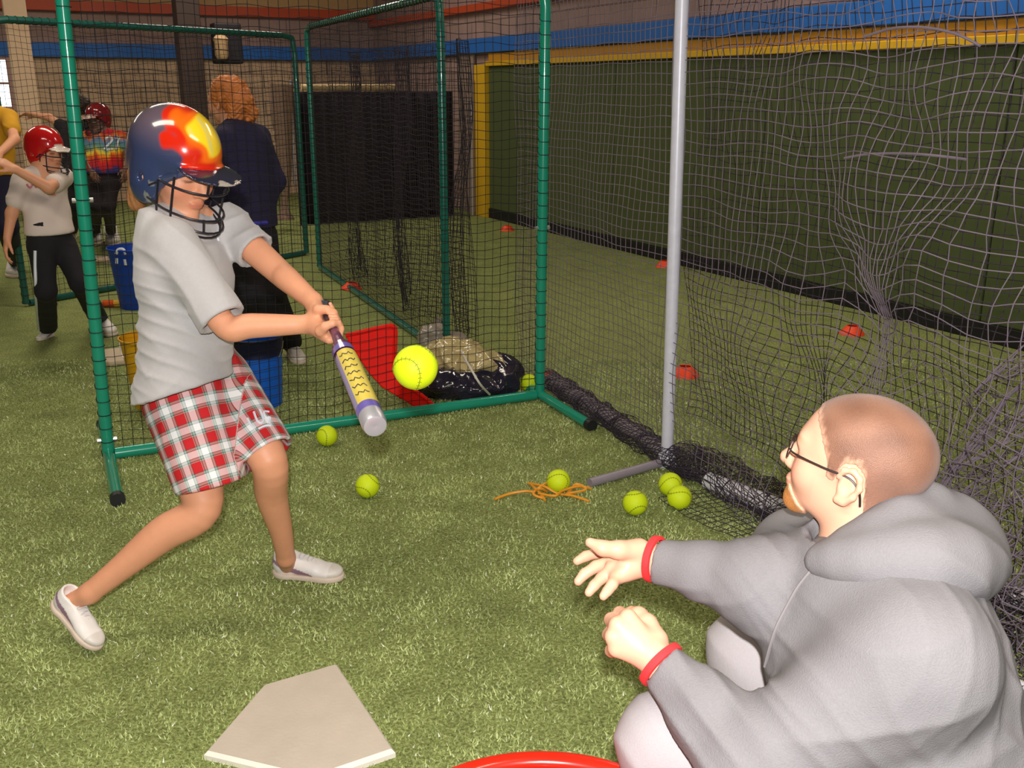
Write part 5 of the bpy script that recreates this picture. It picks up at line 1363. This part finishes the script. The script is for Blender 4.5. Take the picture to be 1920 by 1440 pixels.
# child in the red helmet
dk = 5.55
Hk = HF(D(85, 283, dk), (.86, -.35, -.12), (0, 0, 1), .98)
J = dict(neck=D(84, 312, dk), shL=D(118, 332, dk + .12), shR=D(42, 340, dk - .10), elL=D(92, 352, dk - .25), wrL=D(30, 318, dk - .35), elR=D(22, 400, dk - .12), wrR=D(14, 446, dk - .12),
         pel=D(92, 452, dk), hipL=D(118, 458, dk + .05), hipR=D(78, 460, dk - .05), knL=D(150, 530, dk + .02), knR=D(86, 545, dk - .05), hem=D(94, 438, dk))
J['toeR'] = G(70, 640); J['toeL'] = G(212, 632); J['anR'] = G(92, 632) + Z3 * .07; J['anL'] = G(188, 618) + Z3 * .07
t, ts, pt = bystander('child in a red batting helmet, white T-shirt and black striped trousers at the left', Hk, J, white_c, black_c, legr=(.068, .058, .062), slv=.62, torso=(.135, .095), flare=.01)
def redh(s, f, u, V):
    C = np.tile(np.array(lin(196, 22, 28)), (len(V), 1)); C[(f > .104) & (u < .055)] = lin(228, 216, 206); return C
helmet(Hk, t, redh, .0075, .0035)
tp = bvh(pt); ink(tp, [[(66, 470), (66, 500), (67, 530), (68, 560), (70, 590), (73, 618)]], .009, wp, 'side_stripe', pt, .003)
tt = bvh(ts); ink(tt, [[(50, 345), (56, 352), (62, 344), (68, 352)]], .006, mat('pink_print', lin(196, 120, 130), .7), 'chest_print', ts, .002)
ink(tt, [[(84, 358), (94, 358)]], .008, mat('bat_ink', lin(50, 44, 70), .4), 'chest_print', ts, .002)
# person in the yellow shirt, cut by the left edge
dy = 6.2
Hy = HF(D(-69, 150, dy), (.7, -.5, -.3), (0, 0, 1), 1.0)
J = dict(neck=D(-25, 200, dy), shL=D(17, 222, dy), shR=D(-73, 225, dy), elL=D(27, 262, dy - .2), wrL=D(-3, 290, dy - .42), elR=D(-91, 290, dy), wrR=D(-81, 340, dy - .1),
         pel=D(-23, 335, dy), hipL=D(1, 340, dy), hipR=D(-51, 340, dy), knL=D(13, 425, dy), knR=D(-51, 430, dy), hem=D(-23, 330, dy))
J['toeL'] = G(28, 522); J['anL'] = G(32, 508) + Z3 * .08; J['toeR'] = G(-64, 530); J['anR'] = G(-49, 515) + Z3 * .08
bystander('grown-up in a yellow T-shirt and navy trousers, cut off by the left edge', Hy, J, mat('yellow_cotton', lin(206, 150, 24), .9, noise=.06, bump=.2, bscale=150), mat('navy_cotton', lin(26, 22, 50), .9), torso=(.17, .12), legr=(.085, .07, .06), hairP=[(Hy.ell(0, -.02, .04, .085, .105, .095), .01)], hairc=mat('hair_dark', lin(60, 40, 30), .6, noise=.3))
# dark clothed person with an outstretched arm behind them
dd_ = 9.0
Hd = HF(D(150, 205, dd_), (-.7, .6, 0), (0, 0, 1), 1.02)
J = dict(neck=D(152, 228, dd_), shL=D(122, 240, dd_), shR=D(182, 242, dd_), elL=D(92, 220, dd_), wrL=D(66, 216, dd_ - .05), elR=D(196, 285, dd_), wrR=D(190, 325, dd_ - .05),
         pel=D(160, 330, dd_), hipL=D(145, 335, dd_), hipR=D(176, 335, dd_), knL=D(140, 385, dd_), knR=D(180, 385, dd_), hem=D(160, 335, dd_))
J['toeL'] = G(130, 452); J['anL'] = G(138, 446) + Z3 * .08; J['toeR'] = G(176, 462); J['anR'] = G(180, 452) + Z3 * .08
bystander('person in black clothes far back, one bare arm stretched out to the left', Hd, J, black_c, black_c, torso=(.20, .14), h=.010, slv=.3, sc=1.05, hairP=[(Hd.ell(0, -.02, .04, .088, .108, .098), .01)], hairc=mat('hair_dark', lin(60, 40, 30), .6, noise=.3))
# child in the tie-dyed shirt
dt = 8.3
Ht = HF(D(184, 224, dt), (-.25, -.95, -.05), (0, 0, 1), 1.0)
J = dict(neck=D(188, 246, dt), shL=D(226, 258, dt), shR=D(164, 258, dt), elL=D(238, 290, dt), wrL=D(236, 318, dt - .1), elR=D(160, 290, dt), wrR=D(172, 318, dt - .1),
         pel=D(196, 335, dt), hipL=D(208, 338, dt), hipR=D(182, 338, dt), knL=D(204, 385, dt), knR=D(182, 385, dt), hem=D(198, 324, dt))
J['toeL'] = G(214, 462); J['anL'] = G(210, 452) + Z3 * .08; J['toeR'] = G(170, 464); J['anR'] = G(176, 452) + Z3 * .08
def tie(V):
    z0_ = D(198, 322, dt).z; z1_ = D(198, 246, dt).z; v = (V[:, 2] - z0_) / (z1_ - z0_) + .05 * np.sin(V[:, 0] * 40) + .03 * np.sin(V[:, 0] * 95 + V[:, 2] * 30)
    st = [-.1, .06, .12, .30, .42, .50, .60, .78, .88, 1.0]; cs = np.array([lin(44, 40, 110), lin(60, 50, 120), lin(170, 20, 40), lin(206, 30, 26), lin(240, 120, 20), lin(236, 206, 60), lin(110, 150, 120), lin(90, 130, 170), lin(220, 120, 40), lin(190, 30, 50)])
    return np.stack([np.interp(v, st, cs[:, i]) for i in range(3)], 1)
t, ts, pt = bystander('child in a rainbow tie-dyed T-shirt and dark red batting helmet far back', Ht, J, white_c, mat('dark_shorts', lin(44, 34, 40), .9), torso=(.155, .11), topcol=tie, skin=lin(120, 84, 66), h=.008, flare=.02, legr=(.07, .058, .05))
def mar(s, f, u, V):
    C = np.tile(np.array(lin(130, 20, 30)), (len(V), 1)); C[(f > .106) & (u < .055)] = lin(200, 170, 160); return C
helmet(Ht, t, mar, .009, .004)
tt = bvh(ts); ink(tt, [[(196, 262), (206, 256), (210, 264), (196, 280), (212, 280)], [(216, 260), (224, 258), (220, 270), (218, 282)]], .010, wp, 'number', ts, .004)
# woman with curly hair and navy jacket
dw = 5.3
Hw = HF(D(424, 192, dw), (-.86, .45, -.05), (0, 0, 1), 1.06)
J = dict(neck=D(440, 226, dw), shL=D(420, 262, dw - .18), shR=D(486, 256, dw + .12), elL=D(404, 352, dw - .22), wrL=D(392, 430, dw - .26), elR=D(516, 340, dw + .12), wrR=D(490, 402, dw),
         pel=D(462, 440, dw), hipL=D(440, 446, dw - .08), hipR=D(484, 446, dw + .08), knL=D(470, 548, dw - .06), knR=D(508, 548, dw + .06), hem=D(462, 425, dw))
J['toeL'] = G(480, 688); J['anL'] = G(500, 676) + Z3 * .09; J['toeR'] = G(566, 684); J['anR'] = G(548, 668) + Z3 * .09
cur = [(Hw.ell(0, -.035, .04, .100, .105, .098), .02), (Hw.ell(.02, -.12, -.0, .075, .06, .065), .03), (Hw.ell(-.03, -.13, -.06, .05, .045, .05), .03), (Hw.ell(.06, -.05, .08, .05, .06, .05), .02), (Hw.ell(.05, -.10, -.05, .045, .045, .06), .02)]
t, ts, pt = bystander('woman with curly ginger hair and navy jacket seen from behind through the near net', Hw, J, navy_c, black_c, torso=(.20, .145), slv=1.2, h=.0085, hairP=cur, hairc=mat('hair_ginger', lin(206, 124, 62), .6, noise=.45, nscale=40, bump=1, bscale=70), sc=1.08, legr=(.09, .075, .065))
tt = bvh(ts); ink(tt, [[(440, 414), (455, 418), (475, 419), (500, 417)]], .012, mat('blue_hem', lin(60, 60, 170), .8), 'waistband', ts, .004)
